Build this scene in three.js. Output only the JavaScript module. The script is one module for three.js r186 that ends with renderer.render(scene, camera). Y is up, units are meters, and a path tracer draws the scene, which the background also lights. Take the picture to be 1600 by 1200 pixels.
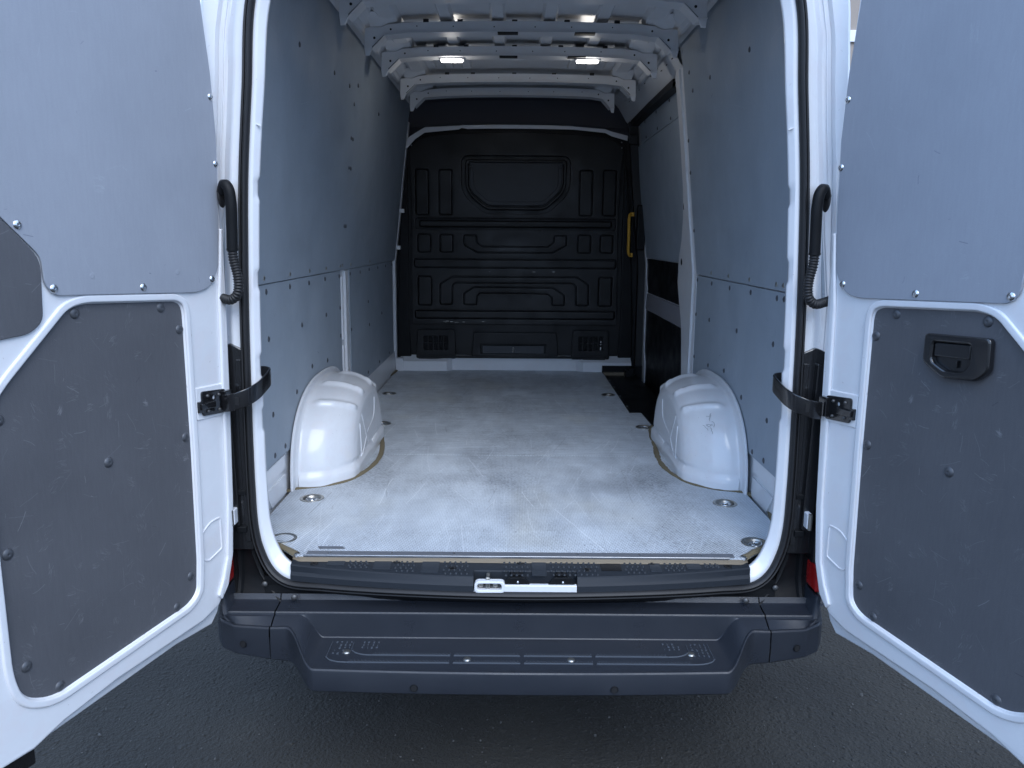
import * as THREE from 'three';
import { mergeGeometries } from 'three/addons/utils/BufferGeometryUtils.js';
import { RoundedBoxGeometry } from 'three/addons/geometries/RoundedBoxGeometry.js';

// ---------------------------------------------------------------- camera, sky, sun, exposure
const F = 0.66;                                   // height of the load floor above the ground
const scene = new THREE.Scene();
const camera = new THREE.PerspectiveCamera(53.05, 4 / 3, 0.05, 400);
camera.position.set(-0.03, F + 0.98, 2.264);
camera.rotation.set(-0.1875, 0, 0.0075, 'YXZ');
const renderer = new THREE.WebGLRenderer({ antialias: true });
renderer.setSize(1024, 768);
renderer.shadowMap.enabled = true;
renderer.toneMapping = THREE.LinearToneMapping;
renderer.toneMappingExposure = 1.75;
const sunDir = new THREE.Vector3(0.22, 0.80, 0.70).normalize();

let seedState = 7;
function reseed(s) { seedState = s >>> 0; }
function rnd() { seedState = (seedState + 0x6D2B79F5) >>> 0; let t = seedState; t = Math.imul(t ^ (t >>> 15), t | 1); t ^= t + Math.imul(t ^ (t >>> 7), t | 61); return ((t ^ (t >>> 14)) >>> 0) / 4294967296; }
const rr = (a, b) => a + (b - a) * rnd();
function hash2(x, y, s) { let h = Math.imul(x | 0, 374761393) + Math.imul(y | 0, 668265263) + Math.imul(s | 0, 1274126177); h = Math.imul(h ^ (h >>> 13), 1274126177); return ((h ^ (h >>> 16)) >>> 0) / 4294967296; }
const sm = (t) => t * t * (3 - 2 * t);
function noise2(x, y, s = 0, per = 0) {
  const xi = Math.floor(x), yi = Math.floor(y), fx = sm(x - xi), fy = sm(y - yi);
  const w = (a) => per ? ((a % per) + per) % per : a;
  const a = hash2(w(xi), w(yi), s), b = hash2(w(xi + 1), w(yi), s), c = hash2(w(xi), w(yi + 1), s), d = hash2(w(xi + 1), w(yi + 1), s);
  return a + (b - a) * fx + (c - a) * fy + (a - b - c + d) * fx * fy;
}
function fbm(x, y, s = 0, oct = 4, per = 0) { let v = 0, a = 0.5; for (let i = 0; i < oct; i++) { v += a * noise2(x, y, s + i, per); x *= 2; y *= 2; per *= 2; a *= 0.5; } return v / (1 - Math.pow(0.5, oct)); }

{
  const W = 512, H = 256, d = new Float32Array(W * H * 4);
  for (let j = 0; j < H; j++) for (let i = 0; i < W; i++) {
    const el = ((j + 0.5) / H - 0.5) * Math.PI, az = (i / W) * Math.PI * 2, o = (j * W + i) * 4;
    let r = 0.13, g = 0.135, b = 0.14;
    if (el > 0) {
      const t = Math.sin(el), haze = Math.exp(-t * 3.2);
      r = 0.41 + 0.33 * haze; g = 0.705 + 0.25 * haze; b = 1.26 + 0.05 * haze;
      const px = Math.cos(az) * Math.cos(el) / (t + 0.25), py = Math.sin(az) * Math.cos(el) / (t + 0.25);
      const c = Math.max(0, fbm(px * 1.3 + 9, py * 1.3 + 4, 3, 5) - 0.46) * 2.2 * (1 - haze * 0.6);
      r += c * 0.55; g += c * 0.42; b += c * 0.22;
    }
    d[o] = r; d[o + 1] = g; d[o + 2] = b; d[o + 3] = 1;
  }
  const sky = new THREE.DataTexture(d, W, H, THREE.RGBAFormat, THREE.FloatType);
  sky.mapping = THREE.EquirectangularReflectionMapping; sky.magFilter = THREE.LinearFilter; sky.minFilter = THREE.LinearFilter; sky.needsUpdate = true;
  scene.background = sky; scene.environment = sky;
}
const sun = new THREE.DirectionalLight(new THREE.Color().setRGB(1.0, 0.98, 0.95), 1.4);
sun.position.copy(sunDir).multiplyScalar(20); sun.target.position.set(0, 0.8, 0);
sun.castShadow = true; sun.shadow.radius = 85; sun.shadow.mapSize.set(2048, 2048);
Object.assign(sun.shadow.camera, { left: -6, right: 6, top: 6, bottom: -6, near: 1, far: 50 });
scene.add(sun, sun.target);

// ---------------------------------------------------------------- helpers
const V3 = (x, y, z) => new THREE.Vector3(x, y, z);
const lin = (r, g, b) => new THREE.Color().setRGB(r, g, b);
function std(o) { return new THREE.MeshStandardMaterial({ side: THREE.DoubleSide, ...o }); }
function phys(o) { return new THREE.MeshPhysicalMaterial({ side: THREE.DoubleSide, ...o }); }
function mesh(name, g, m, parent, y = 0) {
  const geo = Array.isArray(g) ? (g.length === 1 ? g[0] : mergeGeometries(g.map(norm), false)) : g;
  const o = new THREE.Mesh(geo, m); o.name = name; o.castShadow = true; o.receiveShadow = true; o.position.y = y; parent.add(o); return o;
}
function norm(g) {
  const n = g.index ? g.toNonIndexed() : g;
  for (const k of Object.keys(n.attributes)) if (!['position', 'normal', 'uv'].includes(k)) n.deleteAttribute(k);
  if (!n.attributes.uv) n.setAttribute('uv', new THREE.BufferAttribute(new Float32Array(n.attributes.position.count * 2), 2));
  if (!n.attributes.normal) n.computeVertexNormals();
  n.clearGroups();
  return n;
}
// normals smoothed across edges flatter than deg, each face weighted by its area so that large faces stay flat
function crease(g0, deg = 35) {
  const g = norm(g0), p = g.attributes.position.array, n = p.length / 9, fx = new Float32Array(n * 3), fl = new Float32Array(n), map = new Map(), c = Math.cos(deg * Math.PI / 180);
  for (let f = 0; f < n; f++) {
    const o = f * 9, ax = p[o + 3] - p[o], ay = p[o + 4] - p[o + 1], az = p[o + 5] - p[o + 2], bx_ = p[o + 6] - p[o], by = p[o + 7] - p[o + 1], bz = p[o + 8] - p[o + 2];
    const x = ay * bz - az * by, y = az * bx_ - ax * bz, z = ax * by - ay * bx_; fx[f * 3] = x; fx[f * 3 + 1] = y; fx[f * 3 + 2] = z; fl[f] = Math.hypot(x, y, z) || 1e-20;
    for (let k = 0; k < 3; k++) { const q = Math.round(p[o + k * 3] * 2e4) + ',' + Math.round(p[o + k * 3 + 1] * 2e4) + ',' + Math.round(p[o + k * 3 + 2] * 2e4); const l = map.get(q); if (l) l.push(f); else map.set(q, [f]); }
  }
  const N = new Float32Array(p.length);
  for (let f = 0; f < n; f++) for (let k = 0; k < 3; k++) {
    const o = f * 9 + k * 3, l = map.get(Math.round(p[o] * 2e4) + ',' + Math.round(p[o + 1] * 2e4) + ',' + Math.round(p[o + 2] * 2e4)); let x = 0, y = 0, z = 0;
    for (const e of l) { const d = (fx[f * 3] * fx[e * 3] + fx[f * 3 + 1] * fx[e * 3 + 1] + fx[f * 3 + 2] * fx[e * 3 + 2]) / (fl[f] * fl[e]); if (d > c) { x += fx[e * 3]; y += fx[e * 3 + 1]; z += fx[e * 3 + 2]; } }
    const m = Math.hypot(x, y, z) || 1; N[o] = x / m; N[o + 1] = y / m; N[o + 2] = z / m;
  }
  g.setAttribute('normal', new THREE.BufferAttribute(N, 3)); return g;
}
const sp = (g, x, y, z) => { g.translate(x, y, z); return g; };
const bx = (x0, x1, y0, y1, z0, z1, r = 0) => {
  const g = r ? new RoundedBoxGeometry(Math.abs(x1 - x0), Math.abs(y1 - y0), Math.abs(z1 - z0), 2, r) : new THREE.BoxGeometry(Math.abs(x1 - x0), Math.abs(y1 - y0), Math.abs(z1 - z0));
  return sp(g, (x0 + x1) / 2, (y0 + y1) / 2, (z0 + z1) / 2);
};
// rows of points -> surface with creased normals and uv in metres
function loft(rows, { closeU = false, closeV = false, deg = 35, uv } = {}) {
  const R = rows.length, C = rows[0].length, pos = [], uvs = [], idx = [];
  const rc = closeV ? R + 1 : R, cc = closeU ? C + 1 : C;
  const vl = [0]; for (let i = 1; i < rc; i++) { const a = rows[(i - 1) % R][0], b = rows[i % R][0]; vl.push(vl[i - 1] + Math.hypot(a[0] - b[0], a[1] - b[1], a[2] - b[2])); }
  for (let i = 0; i < rc; i++) {
    let ul = 0;
    for (let j = 0; j < cc; j++) {
      const p = rows[i % R][j % C];
      if (j) { const q = rows[i % R][(j - 1) % C]; ul += Math.hypot(p[0] - q[0], p[1] - q[1], p[2] - q[2]); }
      pos.push(...p); uvs.push(...(uv ? uv(p) : [ul, vl[i]]));
    }
  }
  for (let i = 0; i < rc - 1; i++) for (let j = 0; j < cc - 1; j++) { const a = i * cc + j, b = a + 1, c = a + cc, d = c + 1; idx.push(a, b, d, a, d, c); }
  const g = new THREE.BufferGeometry();
  g.setAttribute('position', new THREE.Float32BufferAttribute(pos, 3)); g.setAttribute('uv', new THREE.Float32BufferAttribute(uvs, 2)); g.setIndex(idx);
  return crease(g, deg);
}
function roundPoly(pts, r0, seg = 5) {
  const out = [], n = pts.length;
  for (let i = 0; i < n; i++) {
    const p = pts[i], a = pts[(i + n - 1) % n], b = pts[(i + 1) % n], r = p[2] ?? r0;
    const la = Math.hypot(a[0] - p[0], a[1] - p[1]), lb = Math.hypot(b[0] - p[0], b[1] - p[1]), k = Math.min(r, la * 0.48, lb * 0.48);
    if (k < 1e-4) { out.push([p[0], p[1]]); continue; }
    const A = [p[0] + (a[0] - p[0]) / la * k, p[1] + (a[1] - p[1]) / la * k], B = [p[0] + (b[0] - p[0]) / lb * k, p[1] + (b[1] - p[1]) / lb * k];
    for (let s = 0; s <= seg; s++) { const t = s / seg, u = 1 - t; out.push([u * u * A[0] + 2 * u * t * p[0] + t * t * B[0], u * u * A[1] + 2 * u * t * p[1] + t * t * B[1]]); }
  }
  return out;
}
function area2(p) { let a = 0; for (let i = 0; i < p.length; i++) { const q = p[(i + 1) % p.length]; a += p[i][0] * q[1] - q[0] * p[i][1]; } return a / 2; }
function ccw(p) { return area2(p) < 0 ? p.slice().reverse() : p; }
function offsetPoly(p, d) {                        // d > 0 grows
  p = ccw(p); const n = p.length;
  return p.map((q, i) => {
    const a = p[(i + n - 1) % n], b = p[(i + 1) % n];
    let n1 = [q[1] - a[1], a[0] - q[0]], n2 = [b[1] - q[1], q[0] - b[0]];
    const l1 = Math.hypot(...n1) || 1, l2 = Math.hypot(...n2) || 1; n1 = [n1[0] / l1, n1[1] / l1]; n2 = [n2[0] / l2, n2[1] / l2];
    const m = [n1[0] + n2[0], n1[1] + n2[1]], lm = Math.hypot(...m) || 1, c = Math.max(0.35, (n1[0] * m[0] + n1[1] * m[1]) / lm);
    return [q[0] + m[0] / lm * d / c, q[1] + m[1] / lm * d / c];
  });
}
const V2 = (p) => p.map((q) => new THREE.Vector2(q[0], q[1]));
function ext(pts, z0, z1, bev = 0, holes = [], bseg = 2, deg = 40) {
  const s = new THREE.Shape(V2(ccw(pts)));
  for (const h of holes) s.holes.push(new THREE.Path(V2(ccw(h).slice().reverse())));
  const g = new THREE.ExtrudeGeometry(s, { depth: Math.max(1e-4, z1 - z0 - 2 * bev), bevelEnabled: bev > 0, bevelSize: bev, bevelThickness: bev, bevelOffset: -bev, bevelSegments: bseg, curveSegments: 8 });
  g.translate(0, 0, z0 + bev);
  return crease(g, deg);
}
const rect = (x0, y0, x1, y1) => [[x0, y0], [x1, y0], [x1, y1], [x0, y1]];
const circ = (x, y, r, n = 20) => Array.from({ length: n }, (_, i) => [x + r * Math.cos(i / n * 2 * Math.PI), y + r * Math.sin(i / n * 2 * Math.PI)]);
function tube(pts, r, seg = 40, rad = 10) { return new THREE.TubeGeometry(new THREE.CatmullRomCurve3(pts.map((p) => V3(...p)), false, 'centripetal'), seg, r, rad, false); }
const lathe = (pts, n = 20) => new THREE.LatheGeometry(pts.map((p) => new THREE.Vector2(p[0], p[1])), n);
function interp(tab, x) { for (let i = 1; i < tab.length; i++) if (x <= tab[i][0] || i === tab.length - 1) { const a = tab[i - 1], b = tab[i], t = (x - a[0]) / (b[0] - a[0]); return a.slice(1).map((v, k) => v + (b[k + 1] - v) * t); } }

// ---------------------------------------------------------------- textures (colour, grain, scratches)
function canvasTex(W, H, draw, srgb = true) {
  const c = document.createElement('canvas'); c.width = W; c.height = H; const x = c.getContext('2d'); draw(x, W, H);
  const t = new THREE.CanvasTexture(c); t.wrapS = t.wrapT = THREE.RepeatWrapping; t.magFilter = THREE.LinearFilter; if (srgb) t.colorSpace = THREE.SRGBColorSpace; return t;
}
function dataTex(W, H, f, srgb = true) {
  const d = new Uint8Array(W * H * 4);
  for (let j = 0; j < H; j++) for (let i = 0; i < W; i++) { const v = f(i, j), o = (j * W + i) * 4; d[o] = v[0]; d[o + 1] = v[1]; d[o + 2] = v[2]; d[o + 3] = 255; }
  const t = new THREE.DataTexture(d, W, H); t.wrapS = t.wrapT = THREE.RepeatWrapping; t.magFilter = THREE.LinearFilter; t.minFilter = THREE.LinearFilter; if (srgb) t.colorSpace = THREE.SRGBColorSpace; t.needsUpdate = true; return t;
}
// a scuffed board: base sRGB colour, fine grain, light scratches, rubbed patches, dark marks
function scuffed(seed, base, { px = 1024, scr = 60, rub = 14, dark = 10, len = 0.06, li = 60, grain = 5, alpha = 0.35 } = {}) {
  reseed(seed);
  return canvasTex(px, px, (x, W, H) => {
    const im = x.createImageData(W, H);
    for (let j = 0; j < H; j++) for (let i = 0; i < W; i++) {
      const n = (fbm(i / W * 6, j / H * 6, seed, 4, 6) - 0.5) * 9 + (hash2(i, j, seed) - 0.5) * grain + (noise2(i / W * 220, j / H * 30, seed + 8, 0) - 0.5) * 3, o = (j * W + i) * 4;
      im.data[o] = base[0] + n; im.data[o + 1] = base[1] + n; im.data[o + 2] = base[2] + n; im.data[o + 3] = 255;
    }
    x.putImageData(im, 0, 0); x.lineCap = 'round';
    const L = (k) => `rgba(${Math.min(255, base[0] + k)},${Math.min(255, base[1] + k)},${Math.min(255, base[2] + k * 0.95)},`;
    for (let k = 0; k < scr; k++) {
      const a = rr(0, 6.28), l = W * len * Math.pow(rnd(), 1.6) * 2 + 4; let X = rr(0, W), Y = rr(0, H), b = rr(-0.03, 0.03), aa = a;
      x.strokeStyle = L(li * rr(0.5, 1.1)) + (alpha * rr(0.3, 1.4)).toFixed(3) + ')'; x.lineWidth = rr(0.6, 1.9);
      x.beginPath(); x.moveTo(X, Y); for (let s = 0; s < 8; s++) { aa += b + rr(-0.12, 0.12); X += Math.cos(aa) * l / 8; Y += Math.sin(aa) * l / 8; x.lineTo(X, Y); } x.stroke();
    }
    for (let k = 0; k < rub; k++) {                // rubbed places: many short hair scratches side by side
      const a = rr(0, 6.28), cx = rr(0, W), cy = rr(0, H), R = rr(8, 38), m = 10 + rnd() * 26;
      for (let q = 0; q < m; q++) {
        const X = cx + rr(-R, R) * 0.6, Y = cy + rr(-R, R), l = rr(3, 20), aa = a + rr(-0.35, 0.35);
        x.strokeStyle = L(li * 0.7) + (alpha * rr(0.15, 0.7)).toFixed(3) + ')'; x.lineWidth = rr(0.6, 2.6);
        x.beginPath(); x.moveTo(X, Y); x.lineTo(X + Math.cos(aa) * l, Y + Math.sin(aa) * l); x.stroke();
      }
    }
    for (let k = 0; k < dark; k++) {
      const a = rr(0, 6.28), l = rr(3, 26), X = rr(0, W), Y = rr(0, H);
      x.strokeStyle = `rgba(${base[0] * 0.45},${base[1] * 0.45},${base[2] * 0.5},${rr(0.15, 0.5).toFixed(3)})`; x.lineWidth = rr(0.8, 2.2);
      x.beginPath(); x.moveTo(X, Y); x.quadraticCurveTo(X + Math.cos(a) * l * 0.6 + rr(-4, 4), Y + Math.sin(a) * l * 0.6, X + Math.cos(a) * l, Y + Math.sin(a) * l); x.stroke();
    }
  });
}
const sized = (t, w, h, ox = 0, oy = 0) => { const c = t.clone(); c.repeat.set(1 / w, 1 / h); c.offset.set(ox, oy); c.needsUpdate = true; return c; };
const grainTex = dataTex(256, 256, (i, j) => { const v = 128 + (hash2(i, j, 5) - 0.5) * 120 + (noise2(i / 4, j / 4, 6, 64) - 0.5) * 120; return [v, v, v]; }, false);
const peelTex = dataTex(256, 256, (i, j) => { const v = 255 * fbm(i / 8, j / 8, 12, 3, 32); return [v, v, v]; }, false);
const smudgeTex = dataTex(512, 512, (i, j) => { const v = 70 + 120 * fbm(i / 512 * 8, j / 512 * 8, 31, 5, 8) + (hash2(i, j, 9) - 0.5) * 18; return [v, v, v]; }, false);

const wallTex = scuffed(11, [150, 160, 170], { scr: 70, rub: 9, dark: 12, li: 60, alpha: 0.22 });
const skinTex = scuffed(23, [147, 152, 161], { scr: 30, rub: 5, dark: 14, li: 60, alpha: 0.22, len: 0.03 });
const boardTex = scuffed(37, [82, 83, 87], { scr: 150, rub: 56, dark: 10, li: 85, alpha: 0.32, len: 0.035 });
const paintTex = (() => { reseed(51); return canvasTex(1024, 1024, (x, W, H) => {
  x.fillStyle = 'rgb(221,223,226)'; x.fillRect(0, 0, W, H);
  for (let k = 0; k < 900; k++) { const X = rr(0, W), Y = rr(0, H), s = rr(6, 60), t = rnd() < 0.5 ? 214 : 226; x.fillStyle = `rgba(${t},${t + 1},${t + 2},0.10)`; x.beginPath(); x.arc(X, Y, s, 0, 6.3); x.fill(); }
  for (let k = 0; k < 80; k++) { const X = rr(0, W), Y = rr(0, H), a = rr(0, 6.28), l = rr(1, 9); x.strokeStyle = `rgba(110,106,98,${rr(0.15, 0.5)})`; x.lineWidth = rr(0.7, 1.8); x.beginPath(); x.moveTo(X, Y); x.lineTo(X + Math.cos(a) * l, Y + Math.sin(a) * l); x.stroke(); }
}); })();

const M = {
  paint: phys({ map: sized(paintTex, 0.9, 0.9), roughness: 0.42, clearcoat: 0.7, clearcoatRoughness: 0.12, bumpMap: sized(peelTex, 0.06, 0.06), bumpScale: 0.00006 }),
  paintIn: phys({ map: sized(paintTex, 0.7, 0.7, 0.3, 0.2), roughness: 0.45, clearcoat: 0.45, clearcoatRoughness: 0.2 }),
  arch: phys({ map: sized(paintTex, 0.55, 0.55, 0.1, 0.6), roughness: 0.45, clearcoat: 0.7, clearcoatRoughness: 0.1 }),
  wall: std({ map: sized(wallTex, 1.1, 1.1), roughness: 1.2, roughnessMap: sized(smudgeTex, 1.3, 1.3), bumpMap: sized(grainTex, 0.2, 0.2), bumpScale: 0.0002 }),
  skin: phys({ map: sized(skinTex, 0.95, 0.95), roughness: 0.95, roughnessMap: sized(smudgeTex, 1, 1), bumpMap: sized(grainTex, 0.2, 0.2), bumpScale: 0.0001 }),
  board: std({ map: sized(boardTex, 0.8, 0.8), roughness: 0.62, bumpMap: sized(grainTex, 0.12, 0.12), bumpScale: 0.0002 }),
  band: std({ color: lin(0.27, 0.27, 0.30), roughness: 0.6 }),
  boardIn: std({ map: sized(boardTex, 0.9, 0.9, 0.4, 0.1), roughness: 0.7 }),
  black: phys({ specularIntensity: 0.35, color: lin(0.0075, 0.008, 0.009), roughness: 0.8, roughnessMap: sized(smudgeTex, 0.6, 0.6), bumpMap: sized(grainTex, 0.06, 0.06), bumpScale: 0.00025 }),
  bulk: phys({ color: lin(0.0088, 0.0088, 0.0092), roughness: 0.85, roughnessMap: sized(smudgeTex, 0.8, 0.8), bumpMap: sized(grainTex, 0.05, 0.05), bumpScale: 0.0002, clearcoat: 0.08, clearcoatRoughness: 0.3, specularIntensity: 0.55 }),
  head: std({ color: lin(0.12, 0.12, 0.14), roughness: 0.8 }),
  bumper: std({ color: lin(0.019, 0.0225, 0.030), roughness: 0.72, roughnessMap: sized(smudgeTex, 0.7, 0.7), bumpMap: sized(grainTex, 0.05, 0.05), bumpScale: 0.0004 }),
  pad: phys({ specularIntensity: 0.7, color: lin(0.022, 0.027, 0.034), roughness: 0.55 }),
  grille: std({ color: lin(0.075, 0.078, 0.085), roughness: 0.6 }),
  ridge: std({ color: lin(0.05, 0.06, 0.075), roughness: 0.7 }),
  sill: phys({ specularIntensity: 0.7, color: lin(0.014, 0.018, 0.024), roughness: 0.6, bumpMap: sized(grainTex, 0.05, 0.05), bumpScale: 0.0003 }),
  rubber: std({ color: lin(0.010, 0.010, 0.011), roughness: 0.55 }),
  gloss: phys({ color: lin(0.008, 0.008, 0.009), roughness: 0.25, clearcoat: 0.8, clearcoatRoughness: 0.1 }),
  alu: std({ color: lin(0.55, 0.56, 0.58), roughness: 0.6, metalness: 1, roughnessMap: sized(smudgeTex, 0.3, 0.3) }),
  aluFlat: std({ color: lin(0.16, 0.17, 0.19), roughness: 0.5, metalness: 0.3, bumpMap: sized(grainTex, 0.05, 0.05), bumpScale: 0.0002 }),
  steel: std({ color: lin(0.62, 0.64, 0.66), roughness: 0.25, metalness: 1 }),
  zinc: std({ color: lin(0.40, 0.39, 0.36), roughness: 0.75, metalness: 1, roughnessMap: sized(smudgeTex, 0.1, 0.1) }),
  screw: std({ color: lin(0.085, 0.09, 0.1), roughness: 0.45, metalness: 0.4 }),
  bolt: std({ color: lin(0.12, 0.12, 0.12), roughness: 0.5, metalness: 0.7 }),
  dirt: std({ color: lin(0.17, 0.14, 0.085), roughness: 0.9, bumpMap: sized(grainTex, 0.03, 0.03), bumpScale: 0.001 }),
  ply: std({ color: lin(0.21, 0.17, 0.12), roughness: 0.85, bumpMap: sized(grainTex, 0.04, 0.01), bumpScale: 0.0006 }),
  red: phys({ color: lin(0.42, 0.012, 0.012), roughness: 0.15, clearcoat: 1, clearcoatRoughness: 0.05 }),
  yellow: std({ color: lin(0.62, 0.33, 0.03), roughness: 0.5 }),
  lens: std({ color: lin(0.8, 0.8, 0.8), emissive: lin(1, 0.97, 0.92), emissiveIntensity: 5 }),
  tyre: std({ color: lin(0.018, 0.018, 0.018), roughness: 0.9 }),
  tan: std({ color: lin(0.34, 0.29, 0.25), roughness: 0.9, bumpMap: sized(grainTex, 0.6, 0.6), bumpScale: 0.003 }),
  white: std({ color: lin(0.8, 0.8, 0.8), roughness: 0.6 }),
  glass: phys({ color: lin(0.02, 0.025, 0.03), roughness: 0.05 }),
};

// ---------------------------------------------------------------- ground
{
  const S = 2048, hgt = new Float32Array(S * S);
  for (let j = 0; j < S; j++) for (let i = 0; i < S; i++) {
    const u = i / S, v = j / S;
    hgt[j * S + i] = 0.5 * fbm(u * 24, v * 24, 61, 4, 24) + 0.28 * noise2(u * 300, v * 300, 67, 300) + 0.22 * noise2(u * 700, v * 700, 68, 700);
  }
  reseed(404);
  for (let k = 0; k < 7500; k++) {                 // chippings standing out of the tar
    const cx = Math.floor(rnd() * S), cy = Math.floor(rnd() * S), R = rr(1.5, 6.5) * (rnd() < 0.12 ? 1.6 : 1), e = rr(0.6, 1.6), q = rr(0, 3.1), up = rr(0.2, 0.55), n = Math.ceil(R * 1.8);
    for (let y = -n; y <= n; y++) for (let x = -n; x <= n; x++) {
      const a = x * Math.cos(q) + y * Math.sin(q), b = (y * Math.cos(q) - x * Math.sin(q)) * e, d = Math.hypot(a, b) / R;
      if (d < 1) hgt[((cy + y + S) % S) * S + (cx + x + S) % S] += up * (1 - d * d);
    }
  }
  const bump = dataTex(S, S, (i, j) => { const v = Math.min(255, 150 * hgt[j * S + i]); return [v, v, v]; }, false);
  const col = dataTex(S, S, (i, j) => {
    const h = hgt[j * S + i], n = fbm(i / S * 9, j / S * 9, 71, 4, 9), g = 31 + (n - 0.5) * 16 + (h > 0.95 ? 20 * Math.min(1, (h - 0.95) * 3) : 0) + (hash2(i, j, 73) - 0.5) * 14;
    return [g * 1.04, g * 1.0, g * 0.88];
  });
  const g = new THREE.PlaneGeometry(300, 300); g.rotateX(-Math.PI / 2);
  const uv = g.attributes.uv, p = g.attributes.position; for (let i = 0; i < uv.count; i++) uv.setXY(i, p.getX(i), -p.getZ(i));
  const m = std({ map: sized(col, 2.6, 2.6, 0.13, 0.4), bumpMap: sized(bump, 2.6, 2.6, 0.13, 0.4), bumpScale: 0.02, roughness: 0.9 });
  const o = mesh('ground', g, m, scene); o.userData = { kind: 'structure', label: 'dark coarse asphalt yard under and behind the van', category: 'asphalt' };
  const sg = new THREE.IcosahedronGeometry(1, 0); { const q = sg.attributes.position; for (let i = 0; i < q.count; i++) { const k = 0.75 + 0.5 * hash2(Math.round(q.getX(i) * 50), Math.round(q.getY(i) * 50 + q.getZ(i) * 70), 3); q.setXYZ(i, q.getX(i) * k, q.getY(i) * k, q.getZ(i) * k); } sg.computeVertexNormals(); }
  const N = 1000, st = new THREE.InstancedMesh(sg, std({ color: lin(1, 1, 1), roughness: 0.7 }), N), mt = new THREE.Matrix4(), qq = new THREE.Quaternion();
  reseed(909);
  for (let i = 0; i < N; i++) {
    const s = rr(0.0015, 0.0042) * (rnd() < 0.1 ? 1.8 : 1), x = rr(-2, 2), z = rr(-0.5, 1.7);
    qq.setFromEuler(new THREE.Euler(rr(0, 6), rr(0, 6), rr(0, 6)));
    mt.compose(V3(x, s * 0.3, z), qq, V3(s * rr(0.7, 1.5), s * 0.7, s)); st.setMatrixAt(i, mt); const c = rr(0.02, 0.085); st.setColorAt(i, lin(c, c, c * 0.97));
  }
  st.name = 'loose_grit'; st.castShadow = st.receiveShadow = true; st.userData = { kind: 'stuff', label: 'small grey stone chippings strewn over the asphalt', category: 'grit' }; scene.add(st);
}
// ---------------------------------------------------------------- building seen through the gap above the right hand door
{
  const b = new THREE.Group(); b.name = 'building'; b.position.set(11, 0, -14); scene.add(b);
  b.userData = { label: 'tan rendered building with white window frames behind the van on the right', category: 'building' };
  const wins = []; for (let r = 0; r < 2; r++) for (let k = 0; k < 5; k++) wins.push([-5 + k * 2.5, 1.2 + r * 3.0]);
  mesh('wall', ext(rect(-6.5, 0, 6.5, 8.4), -0.4, 0, 0, wins.map(([x, y]) => rect(x - 0.6, y, x + 0.6, y + 1.35))), M.tan, b);
  mesh('parapet', bx(-6.6, 6.6, 8.4, 8.62, -0.45, 0.06, 0.02), M.white, b);
  for (const y of [0.0, 4.55]) mesh('string_course', bx(-6.5, 6.5, y + 0.95, y + 1.17, -0.002, 0.05, 0.01), M.white, b);
  for (const [x, y] of wins) { const f = mesh('window', ext(rect(x - 0.6, y, x + 0.6, y + 1.35), -0.16, -0.08, 0.01, [rect(x - 0.52, y + 0.08, x - 0.03, y + 1.27), rect(x + 0.03, y + 0.08, x + 0.52, y + 1.27)]), M.white, b); mesh('pane', bx(x - 0.55, x + 0.55, y + 0.05, y + 1.3, -0.13, -0.12), M.glass, f); }
}
// ================================================================ the van: heights h are measured from its load floor, z = 0 is the rear edge of the floor
const van = new THREE.Group(); van.name = 'cargo_van'; scene.add(van);
van.userData = { label: 'white panel van seen from behind, both rear doors open onto its empty cargo bay', category: 'van' };
const part = (name, g, m, label) => { const o = mesh(name, g, m, van, F); if (label) o.userData.label = label; return o; };
const sub = (name, g, m, parent) => mesh(name, g, m, parent, 0);

// inner face of the side walls: half width against height
const WP = [[-0.35, 0.90], [0, 0.90], [0.8, 0.895], [1.1, 0.858], [1.42, 0.822], [1.8, 0.775], [2.1, 0.72]];
const wx = (h) => interp(WP, h)[0];
// strip of a side wall: stations [h, z0, z1] (z0 rear), off > 0 further out, thick outwards
function wallStrip(sd, stations, off, thick) {
  const st = []; const hs = new Set(stations.map((s) => s[0])); const h0 = stations[0][0], h1 = stations[stations.length - 1][0];
  for (const [h] of WP) if (h > h0 && h < h1) hs.add(h);
  for (const h of [...hs].sort((a, b) => a - b)) st.push([h, ...interp(stations, h)]);
  const ring = ([h, z0, z1]) => { const a = sd * (wx(h) + off), b = sd * (wx(h) + off + thick); return [[a, h, z0], [a, h, z1], [b, h, z1], [b, h, z0]]; };
  const rows = st.map(ring), uv = (p) => [p[2], p[1]];
  const cap = (r) => loft([[r[0], r[1]], [r[3], r[2]]], { uv });
  return mergeGeometries([loft(rows, { closeU: true, uv, deg: 25 }), cap(rows[0]), cap(rows[rows.length - 1])]);
}
const wallBox = (sd, h0, h1, z0, z1, off, thick) => wallStrip(sd, [[h0, z0, z1], [h1, z0, z1]], off, thick);
const wallNormalTilt = (h) => Math.atan((wx(h + 0.02) - wx(h - 0.02)) / 0.04);

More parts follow.
